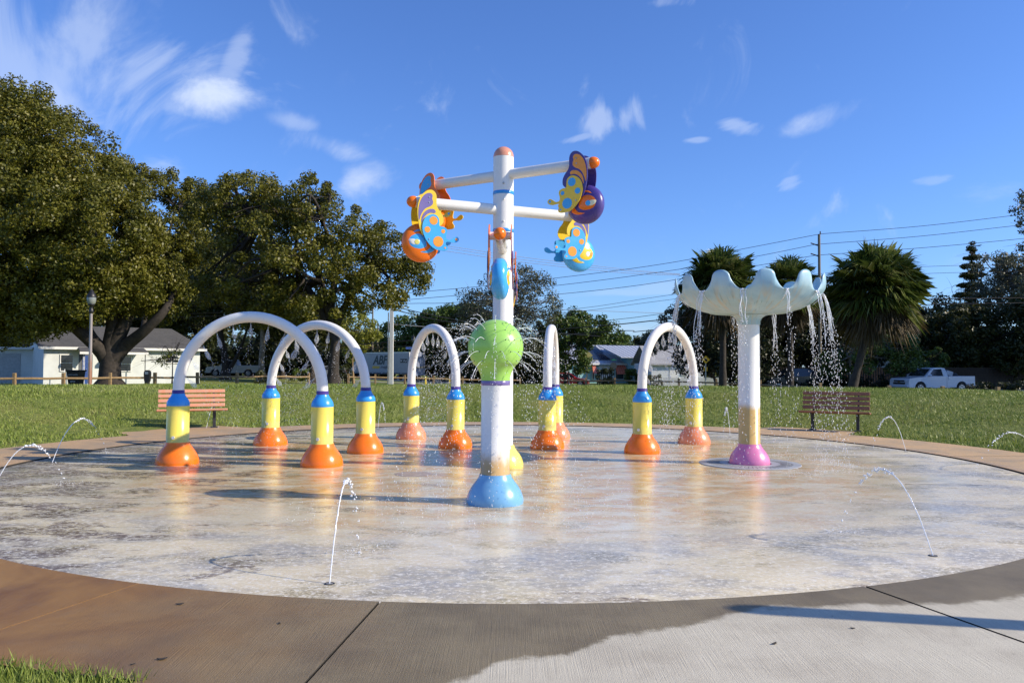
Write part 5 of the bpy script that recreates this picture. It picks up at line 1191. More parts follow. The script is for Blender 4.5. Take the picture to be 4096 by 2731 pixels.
def text(body, size, mat, r, o, U, V, name='lettering', shear=0.0, align='LEFT', bold=0.0, xs=1.0):
    cu = bpy.data.curves.new(name, 'FONT'); cu.body = body; cu.size = size; cu.extrude = .004; cu.shear = shear; cu.align_x = align; cu.offset = bold; cu.resolution_u = 3
    t = bpy.data.objects.new(name, cu); COL.objects.link(t); bpy.context.view_layer.update()
    me = bpy.data.meshes.new_from_object(t); COL.objects.unlink(t); bpy.data.objects.remove(t)
    me.materials.clear(); me.materials.append(mat); ob = bpy.data.objects.new(name, me); COL.objects.link(ob); ob.parent = r
    N = U.cross(V); M4 = Matrix.Identity(4)
    for i in range(3): M4[i][0], M4[i][1], M4[i][2], M4[i][3] = U[i] * xs, V[i], N[i], o[i]
    ob.matrix_local = M4; return ob
def trailer():
    A = W(1413, 1500, 112); B = W(1635, 1500, 102); zb = W(1635, 1532, 102).z
    d = Vector((B.x - A.x, B.y - A.y, 0)); L = d.length; rz = math.atan2(d.y, d.x)
    r = thing('lorry_trailer', (A.x, A.y, zb), 'grey freight lorry trailer with dark letters parked behind the middle fence', 'trailer', None, rz)
    q = lambda mb, n, m: mb.build(n, m, r, world=False); mS = pmat('trailer_grey', (.30, .31, .32), .45, .2, var=.08); mL = pmat('letter_dark', (.02, .035, .035), .5); mYl = pmat('stripe_yellow', (.75, .45, .03), .5); mDoor = pmat('trailer_door', (.6, .61, .62), .45, var=.06)
    zt = W(1635, 1407, 102).z - zb; z0 = 1.15; w = 2.6
    q(MB().bevbox((L / 2, w / 2, (zt + z0) / 2), (L, w, zt - z0), .03), 'cargo_box', mS)
    q(MB().box((L / 2, -.015, z0 + .08), (L, .03, .2)), 'side_rail', pmat('rail_dark', (.1, .1, .1), .5)); q(MB().box((L / 2, -.012, zt - .06), (L, .03, .12)), 'top_rail', mSteel)
    for k in range(12): q(MB().box((L * (k + .5) / 12, -.036, z0 + .08), (.25, .01, .05)), 'reflector', mRedLamp if k % 2 else mTrim)
    kk = 870 / L   # wall length in the picture crop, for placing print
    U, V = Vector((1, 0, 0)), Vector((0, 0, 1))
    text('ABF', 1.7, mL, r, Vector((L * .38, -.022, z0 + 1.30)), U, V, shear=.28, bold=.05, xs=1.12)
    text('Freight', .55, pmat('letter_grey', (.14, .15, .15), .5), r, Vector((L * .52, -.022, z0 + .75)), U, V, shear=.2, xs=1.1)
    MB().add([(L * .36, -.02, z0 + .72), (L * .49, -.02, z0 + .72), (L * .505, -.02, z0 + 1.05), (L * .375, -.02, z0 + 1.05)], [(0, 1, 2, 3)]).build('stripe', mYl, r, world=False)
    q(MB().box((L * .915, -.02, z0 + 1.75), (L * .115, .02, .5)), 'side_sign', mBlack); text('U-Pack', .36, mTrim, r, Vector((L * .905, -.036, z0 + 1.63)), U, V, xs=.85)
    MB().slab([(0, .14), (.28, 0), (0, -.14)], .006, Vector((L * .868, -.034, z0 + 1.76)), U, V, Vector((0, -1, 0))).build('emblem', mTrim, r, world=False)
    for x in (L * .18, L * .21): MB().slab([(0, 0), (.35, 0), (.17, .4)], .006, Vector((x, -.02, z0 + .75)), U, V, Vector((0, -1, 0))).build('emblem', pmat('emblem_grey', (.2, .2, .2), .5), r, world=False)
    # rear doors
    for y in (w * .25, w * .75): q(MB().bevbox((L + .02, y, (zt + z0) / 2), (.04, w / 2 - .06, zt - z0 - .16), .01), 'rear_door', mDoor)
    for y in (.35, 1.05, 1.55, 2.25): q(MB().tube([(L + .06, y, z0 + .1), (L + .06, y, zt - .12)], .025, 6), 'lock_bar', mSteel)
    q(MB().box((L + .05, w / 2, z0 + .9), (.02, w - .3, .14)), 'door_stripe', mYl); q(MB().box((L + .1, w / 2, .55), (.1, 2.2, .12)), 'bumper_bar', mRedLamp); q(MB().box((L + .1, w / 2, z0 - .05), (.06, 2.4, .16)), 'rear_sill', mTrim)
    Ur = Vector((0, 1, 0)); text('ABF', .55, mL, r, Vector((L + .05, 1.6, zt - .8)), Ur, V, shear=.28); text('7112', .28, mL, r, Vector((L + .05, .4, z0 + .5)), Ur, V)
    for x in (L - 1.2, L - 2.5, 1.5):
        for y in (.2, 2.4): wheel(r, x, y, .52, .52, .3, -1 if y < 1 else 1)
    q(MB().box((3.9, .5, .6), (.12, .12, 1.1)), 'landing_leg', mDark); q(MB().box((3.9, 2.1, .6), (.12, .12, 1.1)), 'landing_leg', mDark)
    q(MB().bevbox((-.8, w / 2, 1.6), (1.5, 2.4, 2.0), .1), 'tractor_cab', mCarDark)
trailer()

# bins and small kit on the left
def bin_():
    c = W(304, 1500, 46); z = tz(c.x, 46); r = thing('wheelie_bin', (c.x, 46, z), 'black wheeled rubbish bin with pale print in front of the white house', 'bin')
    mb = MB(); mb.add([(-.27, -.27, .03), (.27, -.27, .03), (.27, .27, .03), (-.27, .27, .03), (-.36, -.36, 1.0), (.36, -.36, 1.0), (.36, .36, 1.0), (-.36, .36, 1.0)], [(3, 2, 1, 0), (0, 1, 5, 4), (1, 2, 6, 5), (2, 3, 7, 6), (3, 0, 4, 7), (4, 5, 6, 7)]); mb.build('body', mBlack, r, world=False)
    MB().bevbox((0, 0, 1.04), (.84, .84, .08), .03).build('lid', mBlack, r, world=False)
    for x in (-.3, .3): MB().tube([(x - .04, .3, .12), (x + .04, .3, .12)], .12, 12).build('wheel', mTyre, r, world=False)
    MB().box((0, -.335, .42), (.3, .01, .04), Matrix.Rotation(.09, 3, 'X')).build('label_strip', mTrim, r, world=False)
    text('SOLID WASTE', .09, mTrim, r, Vector((-.28, -.37, .78)), Vector((1, 0, 0)), Vector((0, -.09, 1)).normalized())
    c = W(590, 1500, 42); z = tz(c.x, 42); r = thing('parking_meter', (c.x, 42, z), 'black rounded box on a stout post behind the left fence', 'meter')
    MB().lathe([(.13, -.1), (.12, .5), (.13, .55)], (0, 0, 0), 12).build('post', mBlack, r, world=False)
    o = spline([(-.1, .5), (.1, .5), (.15, .8), (.15, 1.02), (.07, 1.12), (-.07, 1.12), (-.15, 1.02), (-.15, .8)], 4)
    MB().slab(o, .22, Vector((0, 0, 0)), Vector((1, 0, 0)), Vector((0, 0, 1)), Vector((0, -1, 0))).build('head', mBlack, r, world=False)
    MB().box((0, -.115, .98), (.18, .01, .14)).build('face', mSteel, r, world=False)
bin_()

# ------------------------------------------------------------------ trees
def leaf_quads(C, Rr, per, ls, rng, flat=.8, up=.25, dirv=None):
    n = len(C); idx = np.repeat(np.arange(n), per); m_ = len(idx)
    d = rng.normal(size=(m_, 3)); d /= np.linalg.norm(d, axis=1)[:, None]
    rad = Rr[idx] * (.45 + .6 * rng.uniform(0, 1, m_) ** .6); P = C[idx] + d * rad[:, None] * np.array([1, 1, flat])
    N = d * .7 + rng.normal(size=(m_, 3)) * .55 + np.array([0, 0, up]); N /= np.linalg.norm(N, axis=1)[:, None]
    T = np.cross(N, rng.normal(size=(m_, 3))); T /= np.linalg.norm(T, axis=1)[:, None]; B = np.cross(N, T)
    s = ls * rng.uniform(.6, 1.35, m_)[:, None]
    V = np.stack([P - T * s, P - B * s * .55 + N * s * .12, P + T * s, P + B * s * .55 + N * s * .12], 1).reshape(-1, 3); F = np.arange(4 * m_).reshape(-1, 4)
    return V, F
def crown_clumps(ells, dens, rng, cr=.75, inner=.18):
    C, R = [], []
    for (px, py, Y, rx, ry, rz) in ells:
        c = np.array(W(px, py, Y)); area = 4 * math.pi * ((rx * ry) ** 1.6 / 3 + (rx * rz) ** 1.6 / 3 + (ry * rz) ** 1.6 / 3) ** (1 / 1.6); n = int(area * dens)
        d = rng.normal(size=(n, 3)); d /= np.linalg.norm(d, axis=1)[:, None]; k = np.where(rng.uniform(0, 1, n) < inner, rng.uniform(.3, .8, n), rng.uniform(.85, 1.08, n))
        C.append(c + d * k[:, None] * np.array([rx, ry, rz])); R.append(cr * rng.uniform(.55, 1.3, n))
    return np.concatenate(C), np.concatenate(R)
def tree(label, base, trunk, ells, mat, dens=.75, per=110, ls=.11, cr=.75, bark=None, tr=.3, seed=1, nbr=36, cat='tree', name='broadleaf_tree', limbs=(), zmin=None, flat=.8, inner=.18, group=None, twig=1.0):
    rng = np.random.default_rng(seed); rnd = random.Random(seed); bark = bark or mBark
    b = W(base[0], 1500, base[1]); b.z = tz(b.x, b.y) - .1
    r = thing(name, b, label, cat, group)
    C, R = crown_clumps(ells, dens, rng, cr, inner)
    if zmin is not None: k = C[:, 2] > zmin; C, R = C[k], R[k]
    V, F = leaf_quads(C, R, per, ls, rng, flat)
    o = npmesh('foliage', V, F, mat, r); o['kind'] = 'stuff'
    pts = [b] + [W(x, y, Y) for x, y, Y in trunk]; pp = opensp(pts, 5); n = len(pp)
    MB().tube(pp, [tr * (1.5 - .6 * min(1, i / 3) if i < 3 else .9 - .55 * i / n) for i in range(n)], 12).build('trunk', bark, r)
    hubs = [pp[int(n * f)] for f in (.55, .7, .85, .97)]
    for L_ in limbs:
        q = opensp([W(*p) for p in L_], 5); MB().tube(q, [tr * (.62 - .45 * i / len(q)) for i in range(len(q))], 8).build('limb', bark, r); hubs += [q[len(q) // 2], q[-1]]
    mb = MB()
    for i in range(nbr):
        e = Vector(C[rnd.randrange(len(C))]); h = min(hubs, key=lambda q: (q - e).length * rnd.uniform(.7, 1.3)); e = e + (h - e) * .06; m_ = h.lerp(e, .5) + Vector((rnd.gauss(0, .5), rnd.gauss(0, .5), rnd.gauss(.2, .4)))
        q = opensp([h, m_, e], 4); w0 = tr * .22 * twig; mb.tube(q, [w0 * (1 - .85 * k / len(q)) for k in range(len(q))], 5)
        for _ in range(4):
            s = q[rnd.randrange(2, len(q))]; e2 = s + Vector((rnd.gauss(0, 1), rnd.gauss(0, 1), rnd.gauss(.0, .6))) * .75; mb.tube([s, s.lerp(e2, .5) + Vector((0, 0, .1)), e2], [w0 * .3, w0 * .2, w0 * .08], 4)
    o = mb.build('branches', bark, r); o['kind'] = 'stuff'
    return r
# big spreading tree, left
tree('huge spreading tree with olive leaves and a massive forked trunk, far left', (440, 43.5), [(440, 1480, 43.5), (445, 1380, 43.5), (455, 1250, 43.5), (420, 1000, 43)],
     [(60, 480, 42, 2.4, 3, 1.9), (190, 640, 42, 3.2, 3.4, 2.5), (-120, 560, 43, 3.5, 4, 3.4), (60, 800, 41, 4.0, 3.6, 3.0), (330, 760, 42, 2.9, 3, 2.0), (300, 920, 40, 3.6, 3.4, 2.4), (-100, 950, 42, 4, 4, 3.2), (440, 960, 42, 2.2, 3, 1.9), (130, 1090, 41, 3.6, 3.2, 1.7), (450, 1110, 42, 2.4, 3, 1.3), (-80, 1200, 43, 3.5, 3, 2.2), (90, 1240, 44, 2.8, 3, 1.0), (520, 1180, 44, 1.8, 2, .7), (60, 1275, 41, 2.6, 2, .9), (230, 1225, 41, 2.2, 2, .9), (330, 1190, 40, 1.6, 2, .8), (600, 1210, 44, 1.8, 2, .8), (690, 1170, 44, 1.1, 1.4, .8), (610, 1090, 44, 1.3, 1.6, .8)],
     mLeafA, .9, 240, .080, .70, tr=.74, seed=11, nbr=60, limbs=[[(430, 1430, 43.5), (350, 1330, 43), (320, 1180, 42.5), (250, 950, 42)], [(450, 1440, 43.5), (500, 1385, 43.5), (580, 1320, 43), (660, 1240, 43), (700, 1160, 44)], [(445, 1400, 43.5), (500, 1290, 43.5), (540, 1150, 44), (560, 1000, 44)], [(430, 1440, 43.5), (380, 1380, 43), (200, 1230, 42), (60, 1150, 41)]])
tree('thinner crowned tree with sky showing through, between the two big left trees', (560, 61), [(560, 1400, 61), (600, 1150, 61), (640, 900, 61)],
     [(540, 730, 59, 1.755, 2.106, 1.17), (640, 1000, 61, 2.574, 3.042, 2.223), (700, 760, 62, 1.404, 1.755, 1.521), (590, 1130, 61, 2.34, 2.34, 1.404), (720, 920, 61, 1.521, 2.34, 1.404), (480, 690, 59, 1.053, 1.404, 0.936), (820, 800, 63, 1.638, 2.34, 1.404), (770, 1010, 63, 2.106, 2.34, 1.521)],
     mLeafA, .75, 170, .10, .66, tr=.3, seed=12, nbr=50, limbs=[[(600, 1200, 61), (660, 1000, 61), (700, 830, 61)], [(610, 1150, 61), (540, 900, 60), (540, 760, 59)]], twig=1.3)
tree('broad domed tree with olive crown in the middle left of the picture', (1332, 46), [(1335, 1440, 46), (1340, 1330, 46), (1300, 1200, 46), (1260, 1000, 46)],
     [(1000, 1250, 47, 2.0, 2, .8), (860, 1180, 48, 2, 2, 1.3), (1160, 1240, 47, 1.8, 2, .7), (880, 860, 48, 1.7, 2.2, 1.3), (1000, 760, 48, 1.6, 2, .9), (1000, 800, 48, 2.124, 2.655, 1.416), (1180, 790, 47, 2.39, 2.655, 1.504), (1310, 880, 46, 2.124, 2.655, 1.593), (1120, 960, 45, 2.655, 2.655, 1.77), (1430, 1000, 46, 2.301, 2.655, 1.681), (940, 1000, 48, 2.124, 2.301, 1.77), (1270, 1080, 44, 2.832, 2.655, 1.416), (1560, 1010, 47, 1.947, 2.301, 1.328), (1640, 1090, 48, 1.239, 1.77, 0.796), (1500, 1170, 46, 1.681, 2.124, 0.974), (1050, 1150, 46, 2.301, 2.655, 1.416), (1240, 1230, 45, 2.301, 2.301, 0.796), (1690, 1130, 48, 0.619, 0.885, 0.531), (1440, 1240, 46, 0.708, 0.885, 0.796)],
     mLeafA, .56, 190, .088, .62, tr=.40, seed=13, nbr=110, limbs=[[(1335, 1350, 46), (1230, 1150, 46), (1110, 1000, 46), (1050, 880, 47)], [(1330, 1330, 46), (1420, 1150, 46), (1500, 1050, 47)], [(1320, 1250, 46), (1340, 1050, 46), (1290, 880, 46)]], twig=1.5)
tree('dark tree with twin leaning trunks behind the widest arch', (902, 76), [(900, 1440, 76), (885, 1350, 76), (870, 1200, 76), (850, 1000, 76)],
     [(860, 880, 74, 3.2, 3, 2.8), (640, 1110, 76, 4, 3, 3.0), (1010, 1000, 76, 3, 3, 2.6), (1240, 1290, 76, 3.4, 3, 1.8), (520, 1230, 78, 3.2, 3, 1.6), (760, 1150, 76, 4.5, 3, 3.0), (980, 1180, 76, 4.5, 3, 2.6), (640, 1270, 78, 3.2, 3, 1.8), (1120, 1290, 78, 3.4, 3, 1.2), (870, 1050, 74, 3.5, 3, 2.6)],
     mLeafB, .55, 110, .16, .9, bark=mBark, tr=.42, seed=14, nbr=60, limbs=[[(905, 1500, 76), (960, 1400, 76), (1000, 1280, 76)]])
tree('pale barked tree just right of the twin trunked one', (1045, 74), [(1046, 1440, 74), (1050, 1340, 74), (1030, 1200, 74)], [(1050, 1220, 74, 3.0, 3, 2.0), (1180, 1200, 76, 3.2, 3, 2.2)], mLeafB, .55, 100, .16, .9, bark=mBarkL, tr=.36, seed=15)
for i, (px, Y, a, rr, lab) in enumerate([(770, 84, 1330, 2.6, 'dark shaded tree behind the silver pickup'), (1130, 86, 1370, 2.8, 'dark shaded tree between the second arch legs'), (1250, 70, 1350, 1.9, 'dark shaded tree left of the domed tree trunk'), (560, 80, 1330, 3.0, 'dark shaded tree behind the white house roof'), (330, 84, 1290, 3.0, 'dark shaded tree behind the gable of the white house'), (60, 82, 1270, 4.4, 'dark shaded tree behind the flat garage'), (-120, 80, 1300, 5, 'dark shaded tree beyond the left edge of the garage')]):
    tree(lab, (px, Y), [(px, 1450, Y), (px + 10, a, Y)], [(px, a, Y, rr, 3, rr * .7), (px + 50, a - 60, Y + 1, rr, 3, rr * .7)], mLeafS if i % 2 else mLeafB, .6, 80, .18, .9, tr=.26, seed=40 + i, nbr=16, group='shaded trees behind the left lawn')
tree('small fresh green tree with yellow leaves right of the second arch', (1415, 66), [(1410, 1440, 66), (1415, 1380, 66)], [(1430, 1330, 66, 1.7, 1.6, 1.5), (1390, 1300, 66, 1.5, 1.5, 1.2), (1470, 1370, 66, 1.1, 1.2, .9), (1400, 1410, 66, .7, .8, .7)], mLeafY, 1.0, 90, .10, .5, tr=.09, seed=16, nbr=20, bark=mFence)
tree('young staked sapling with sparse yellow green leaves by the white house', (688, 44), [(690, 1480, 44), (690, 1430, 44)], [(690, 1430, 44, .55, .5, .42), (650, 1450, 44, .35, .3, .3), (670, 1410, 44, .3, .3, .2)], mLeafY, 2.4, 34, .055, .28, tr=.045, seed=17, nbr=14, twig=2.5)
tree('airy twiggy tree behind the mast with small pale leaves', (2030, 76), [(2030, 1440, 76), (2020, 1340, 76), (2010, 1200, 76)], [(2000, 1250, 76, 3.6, 2.6, 3.0), (1900, 1210, 76, 1.6, 2, 2.0), (2150, 1200, 76, 2.2, 2.4, 2.6), (2060, 1140, 76, 2.6, 2.4, 1.8), (2120, 1330, 76, 2.6, 2.4, 2.2), (1960, 1330, 75, 2.6, 2.4, 1.6)], mLeafD, .75, 60, .10, .7, bark=mBarkL, tr=.26, seed=18, nbr=150, twig=1.2)
tree('bushy bright leaved tree right of the mast, over the red car', (2262, 78), [(2262, 1470, 78), (2262, 1400, 78)], [(2290, 1340, 78, 2.2, 2, 2.2), (2360, 1320, 78, 1.6, 1.6, 1.5), (2220, 1330, 78, 2.0, 2, 1.9), (2420, 1320, 78, 1.0, 1, .8), (2290, 1450, 78, 1.6, 1.6, 1.2), (2300, 1270, 78, .9, 1, .7)], mLeafC, .9, 90, .13, .6, tr=.16, seed=19, nbr=30)
tree('far rounded tree in front of the turquoise house roof line', (2410, 120), [(2410, 1420, 120)], [(2420, 1370, 120, 3.6, 3, 2.4), (2340, 1390, 120, 3.4, 3, 2.2)], mLeafC, .6, 80, .2, .9, tr=.3, seed=21, nbr=8)
tree('far dark tree right of the turquoise house roof', (2560, 130), [(2560, 1440, 130)], [(2530, 1400, 130, 3.4, 3, 2.0), (2620, 1390, 130, 3.2, 3, 2.4), (2480, 1420, 128, 2.4, 3, 1.4)], mLeafB, .6, 80, .22, 1., tr=.3, seed=22, nbr=8)
tree('sprawling grey green tree left of the flower bowl with crooked limbs', (2870, 68), [(2850, 1500, 68), (2790, 1470, 68), (2740, 1420, 68)], [(2690, 1310, 68, 1.5, 1.6, 1.6), (2640, 1370, 68, 1.3, 1.5, .7), (2780, 1300, 68, 1.8, 1.8, 2.0), (2720, 1250, 68, .8, 1, .6), (2820, 1420, 68, 1.8, 1.8, 1.3), (2600, 1400, 68, .6, .8, .4)], mLeafD, .8, 90, .11, .55, bark=mBarkL, tr=.16, seed=23, nbr=50, limbs=[[(2850, 1510, 68), (2740, 1440, 68), (2660, 1400, 68)], [(2860, 1490, 68), (2800, 1380, 68), (2720, 1300, 68)]], twig=1.6)
tree('umbrella shaped dark tree left of the mast', (1820, 108), [(1815, 1400, 108), (1812, 1330, 108)], [(1760, 1265, 108, 2.6, 2.6, 1.0), (1850, 1250, 108, 3.0, 2.6, 1.0), (1930, 1290, 108, 2.4, 2.4, 1.2), (1720, 1290, 108, 1.6, 2, .6)], mLeafC, 1.0, 110, .16, .7, tr=.3, seed=24, nbr=30, twig=1.3)
for i, (px, py, Y, rx, rz, m_, lab) in enumerate([(1640, 1350, 110, 4.2, 3.0, mLeafC, 'rounded green tree behind the lorry trailer'), (1730, 1390, 112, 4.0, 3.0, mLeafB, 'dark tree right of the lorry trailer'), (1840, 1410, 104, 4.2, 3.4, mLeafB, 'dark tree behind the third arch'), (1980, 1450, 100, 4.0, 2.8, mLeafB, 'dark bushy tree behind the green ball'), (2130, 1450, 98, 3.6, 2.6, mLeafB, 'dark bushy tree right behind the mast foot'), (1560, 1430, 118, 3.6, 2.6, mLeafB, 'dark tree beside the wooden poles'), (1490, 1400, 122, 3.4, 3.2, mLeafB, 'dim tree left of the wooden poles')]):
    tree(lab, (px, Y), [(px, py + 30, Y), (px, py, Y)], [(px, py, Y, rx, 3, rz), (px + 40, py + 50, Y - 1, rx * .8, 3, rz * .8)], m_, .6, 80, .19, .9, tr=.25, seed=60 + i, nbr=14, group='trees along the far street')
# right hand side
tree('tall narrow Norfolk style pine on the right', (3885, 84), [(3885, 1300, 84), (3886, 1050, 84), (3886, 985, 84)], [(3886, 1000, 84, .3, .3, .8), (3886, 1180, 84, .5, .5, 3.4)] + [(3886 + dx * w_, y, 84, w_ * .014, .8, .16) for y, w_ in ((1030, 22), (1065, 32), (1100, 40), (1140, 48), (1180, 58), (1225, 66), (1270, 76), (1315, 84)) for dx in (-.5, .5)], mLeafB, 5.0, 90, .10, .32, tr=.18, seed=25, nbr=60, name='pine_tree', flat=.5)
tree('open crowned oak with pale limbs at the right edge', (3990, 70), [(3985, 1300, 70), (4000, 1200, 70), (4020, 1120, 70)], [(3990, 1060, 70, 1.9, 2, 1.0), (4090, 1070, 70, 1.8, 2, 1.2), (4060, 1200, 70, 2.4, 2.4, 1.6), (3960, 1170, 70, 1.2, 1.6, 1.2), (4150, 1150, 70, 2, 2, 2.2)], mLeafD, .75, 90, .11, .6, bark=mBarkL, tr=.24, seed=26, nbr=60, twig=1.5)
tree('dense dark tree mass above the pickup at the right', (3960, 66), [(3960, 1450, 66), (3950, 1350, 66)], [(3780, 1260, 72, 2.4, 2.4, 1.4), (3680, 1390, 70, 2.2, 2.2, 1.2), (3850, 1320, 67, 2.8, 2.6, 1.7), (4000, 1340, 66, 3.0, 3, 2.4), (4120, 1330, 65, 2.6, 3, 2.8), (3740, 1330, 69, 2.2, 2, 1.4), (3890, 1420, 66, 2.6, 2.6, 1.1), (4080, 1440, 64, 2.6, 2.6, 1.3)], mLeafB, .75, 110, .14, .75, tr=.4, seed=27, nbr=30)
tree('leafy branch tree cut off by the right edge high up', (4330, 52), [(4330, 1300, 52), (4310, 1000, 52), (4260, 850, 52)], [(4200, 820, 52, 1.8, 2, 1.6), (4220, 980, 52, 1.8, 2, 1.6), (4120, 900, 52, .55, .8, .5), (4130, 1010, 52, .7, .8, .6), (4115, 790, 52, .4, .6, .35), (4180, 1130, 52, 1.4, 2, 1.4)], mLeafD, .8, 70, .09, .45, tr=.25, seed=28, nbr=40)
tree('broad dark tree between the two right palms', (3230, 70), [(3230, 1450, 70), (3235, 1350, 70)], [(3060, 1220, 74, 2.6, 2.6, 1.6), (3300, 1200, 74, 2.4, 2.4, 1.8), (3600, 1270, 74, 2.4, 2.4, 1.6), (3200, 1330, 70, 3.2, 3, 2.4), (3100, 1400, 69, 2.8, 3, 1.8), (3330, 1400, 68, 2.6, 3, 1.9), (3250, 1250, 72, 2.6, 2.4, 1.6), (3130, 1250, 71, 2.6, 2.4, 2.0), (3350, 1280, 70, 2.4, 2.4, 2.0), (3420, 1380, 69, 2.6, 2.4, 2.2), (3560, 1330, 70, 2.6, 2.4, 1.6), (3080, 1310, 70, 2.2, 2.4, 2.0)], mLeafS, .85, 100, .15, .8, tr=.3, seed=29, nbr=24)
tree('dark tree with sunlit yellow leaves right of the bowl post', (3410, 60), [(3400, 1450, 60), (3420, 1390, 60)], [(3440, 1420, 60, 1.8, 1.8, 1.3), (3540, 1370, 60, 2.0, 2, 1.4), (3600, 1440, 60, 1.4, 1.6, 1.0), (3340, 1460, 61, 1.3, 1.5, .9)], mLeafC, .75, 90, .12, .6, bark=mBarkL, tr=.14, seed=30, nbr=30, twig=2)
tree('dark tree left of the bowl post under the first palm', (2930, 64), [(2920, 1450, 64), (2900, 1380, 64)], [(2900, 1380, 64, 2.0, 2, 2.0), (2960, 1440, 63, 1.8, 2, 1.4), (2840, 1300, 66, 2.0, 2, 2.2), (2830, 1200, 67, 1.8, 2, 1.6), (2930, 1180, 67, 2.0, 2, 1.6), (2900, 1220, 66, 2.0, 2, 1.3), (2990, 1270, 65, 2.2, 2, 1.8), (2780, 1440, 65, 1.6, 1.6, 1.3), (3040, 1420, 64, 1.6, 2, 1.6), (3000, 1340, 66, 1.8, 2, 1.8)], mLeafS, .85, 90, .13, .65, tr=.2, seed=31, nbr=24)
for lab_, px_, Y_ in (('tall shade tree beyond the right edge, nearest the road', 4700, 55), ('tall shade tree beyond the right edge, farther back', 4760, 64)):
    tree(lab_, (px_, Y_), [(px_, 1300, Y_), (px_ + 10, 1100, Y_)], [(px_, 1000, Y_, 4.5, 5, 4), (px_ + 200, 1050, Y_, 4.5, 5, 4.2), (px_ - 150, 1120, Y_ - 2, 3, 4, 3)], mLeafB, .5, 70, .2, 1.0, tr=.35, seed=80, nbr=10)
tree('glossy green shrub tree behind the pickup cab', (3720, 63), [(3720, 1490, 63), (3720, 1450, 63)], [(3710, 1445, 63, 1.2, 1, .8), (3760, 1430, 63, .8, .9, .7), (3660, 1460, 63, .7, .8, .6)], mLeafC, 1.4, 80, .11, .42, tr=.1, seed=32, nbr=12)
tree('grey leafless looking tree top behind the right palm', (3690, 88), [(3690, 1350, 88), (3695, 1290, 88)], [(3695, 1270, 88, 1.4, 1.4, .9), (3740, 1280, 88, 1.6, 1.4, .8)], mLeafD, .6, 30, .1, .6, bark=mBarkL, tr=.15, seed=33, nbr=60, twig=2)

def palm(label, px, py, Y, Rf, base_px, seed, thatch=True, nf=56, bl=22):
    rng = np.random.default_rng(seed); c = W(px, py, Y); b = W(base_px, 1500, Y); b.z = tz(b.x, Y) - .1; r = thing('fan_palm', b, label, 'palm tree', 'cabbage palms by the road')
    mid = b.lerp(c, .5) + Vector((.1, 0, 0)); MB().tube(opensp([b, mid, c], 6), [.26] * 3 + [.2] * 10, 12).build('trunk', mBark, r)
    Vs, Fs, Vt, Ft = [], [], [], []; pet = MB(); n0 = n1 = 0
    for k in range(nf):
        az = rng.uniform(0, 2 * np.pi); el = math.radians(85 - 165 * ((k + .5) / nf) ** .85 + rng.normal(0, 7)); dead = thatch and el < math.radians(-35)
        d = np.array([math.cos(az) * math.cos(el), math.sin(az) * math.cos(el), math.sin(el)]); pl = Rf * rng.uniform(.38, .55); hub = np.array(c) + d * pl + np.array([0, 0, -.10 * pl])
        pet.tube([c, tuple(np.array(c) + d * pl * .5 + np.array([0, 0, .03])), tuple(hub)], [.03, .022, .014], 5)
        side = np.cross(d, [0, 0, 1.0]); side /= np.linalg.norm(side) + 1e-6; nn = np.cross(side, d); tw = rng.normal(0, .35); side, nn = side * math.cos(tw) + nn * math.sin(tw), nn * math.cos(tw) - side * math.sin(tw)
        L = Rf * rng.uniform(.5, .68)
        for j in range(bl):
            a = math.radians(-105 + 210 * j / (bl - 1)) + rng.normal(0, .04); dd = d * math.cos(a) + side * math.sin(a) + nn * (.12 + .16 * abs(math.sin(a))); l = L * (1 - .22 * abs(a) / 1.8) * rng.uniform(.85, 1.1)
            w = np.cross(dd, nn); w /= np.linalg.norm(w) + 1e-6; w = w * .034 * (Rf / 2.3)
            m_ = hub + dd * l * .55; tip = hub + dd * l + np.array([0, 0, -1]) * l * rng.uniform(.2, .5)
            q = [hub - w * .4, hub + w * .4, m_ + w, tip, m_ - w]
            if dead: Vt += q; Ft.append([n1 + 0, n1 + 1, n1 + 2, n1 + 3, n1 + 4]); n1 += 5
            else: Vs += q; Fs.append([n0 + 0, n0 + 1, n0 + 2, n0 + 3, n0 + 4]); n0 += 5
    o = npmesh('fronds', np.array(Vs), np.array(Fs), mPalm, r); o['kind'] = 'stuff'
    if Vt: o = npmesh('dead_fronds', np.array(Vt), np.array(Ft), mThatch, r); o['kind'] = 'stuff'
    o = pet.build('leaf_stalks', mThatch, r); o['kind'] = 'stuff'
palm('dense round palm behind the left half of the flower bowl', 2880, 1130, 52, 2.9, 2890, 1, nf=150, bl=26)
palm('smaller palm peeking over the right half of the flower bowl', 3150, 1150, 58, 2.8, 3160, 2, nf=130, bl=26)
palm('largest palm with full dark crown, right of the flower bowl', 3500, 1145, 44, 2.95, 3395, 3, nf=190, bl=28)
palm('tiny far palm poking above trees left of the mast', 1672, 1290, 128, 1.8, 1672, 4, False, 26, 12)
palm('low feathery palm at the right behind the largest palm', 3790, 1420, 68, 1.6, 3790, 5, False, 24, 14)

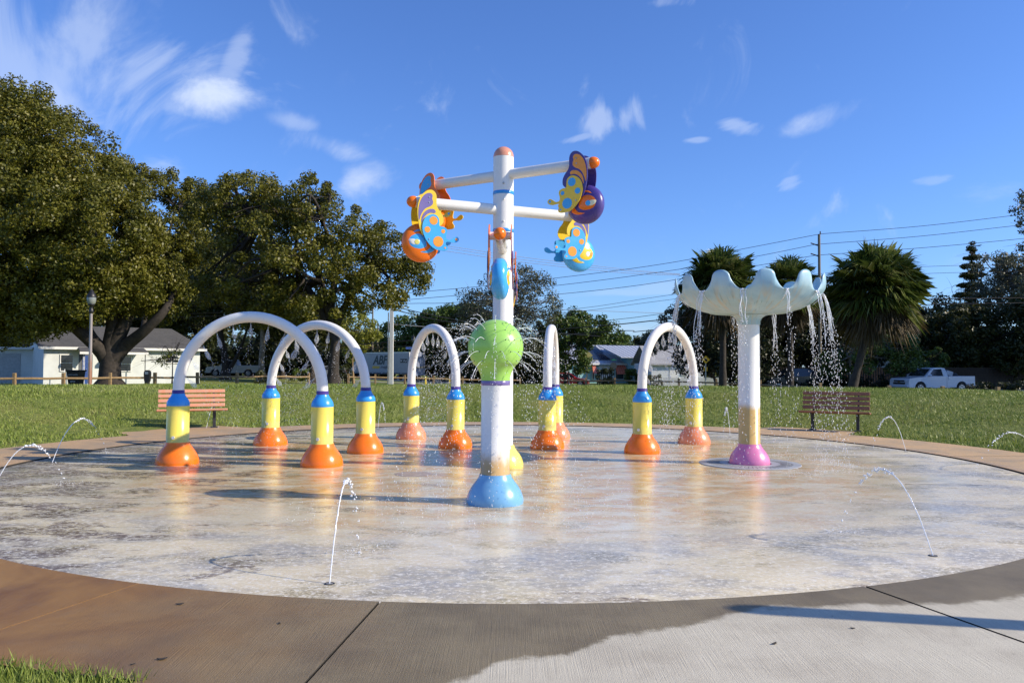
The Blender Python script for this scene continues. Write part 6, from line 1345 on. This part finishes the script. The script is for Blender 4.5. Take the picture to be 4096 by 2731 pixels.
def hedge(label, a, b, h, dp, mat, seed, cat='hedge', ls=.09):
    rng = np.random.default_rng(seed); A, B = Vector(a), Vector(b); n = max(6, int((B - A).length * dp * h * 7)); t = rng.uniform(0, 1, n)
    C = np.array(A)[None] * (1 - t)[:, None] + np.array(B)[None] * t[:, None]; C[:, 1] += rng.uniform(-dp / 2, dp / 2, n); z = terrain_z(C[:, 0], C[:, 1]); C[:, 2] = z + rng.uniform(.1, h - .1, n)
    V, F = leaf_quads(C, np.full(n, .28), 60, ls, rng); r = thing('hedge', (A.x, A.y, tz(A.x, A.y)), label, cat); o = npmesh('foliage', V, F, mat, r); o['kind'] = 'stuff'
    mb = MB()
    for k in range(8): p = A.lerp(B, (k + .5) / 8); p.z = tz(p.x, p.y); mb.tube([p, p + Vector((0, 0, h * .8))], .04, 5)
    o = mb.build('stems', mBark, r); o['kind'] = 'stuff'
def XY(px, Y): w = W(px, 1500, Y); return (w.x, Y, 0)
hedge('dark clipped hedge in front of the pickup at the right edge', XY(3850, 47), XY(4230, 45), .95, 1.2, mLeafS, 1)
hedge('dark spiky bush behind the left rail between arches', XY(1030, 60), XY(1090, 60), 1.0, 1.0, mLeafB, 2, 'bush')
hedge('low clipped hedge behind the second arch', XY(1170, 78), XY(1290, 78), 1.3, 1.0, mLeafC, 3)
hedge('leafy bush by the red car under the bushy tree', XY(2385, 76), XY(2450, 76), 1.9, 1.2, mLeafB, 4, 'bush')
hedge('green shrub in front of the turquoise house wing', XY(2505, 100), XY(2550, 100), 2.0, 1.2, mLeafC, 5, 'bush', .13)
hedge('low shrubs between the turquoise house and the cottage', XY(2570, 94), XY(2650, 94), 1.3, 1.0, mLeafD, 6, 'bush')
hedge('small dark plant bed left of the young tree', XY(1330, 66), XY(1400, 66), 1.7, 1.0, mLeafB, 7, 'bush')
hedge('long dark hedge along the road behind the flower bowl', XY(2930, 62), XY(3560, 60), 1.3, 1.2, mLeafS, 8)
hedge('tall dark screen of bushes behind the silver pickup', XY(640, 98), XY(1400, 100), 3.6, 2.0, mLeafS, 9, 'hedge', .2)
def tail_wood():
    rng = np.random.default_rng(77); n = 2600; x = rng.uniform(-150, 150, n); y = 150 + rng.uniform(0, 30, n); top = 6.5 + 2.5 * np.sin(x * .11) + 1.5 * np.sin(x * .31 + 1); top = np.where(np.abs(x + 0) < 40, top * .62, top)
    z = -1 + (top + 1) * rng.uniform(0, 1, n) ** .7; V, F = leaf_quads(np.stack([x, y, z], -1), np.full(n, 1.6), 34, .5, rng)
    o = npmesh('distant_trees', V, F, mLeafB); tag(o, 'dim belt of trees closing the view beyond the houses', 'wood', kind='stuff')
tail_wood()
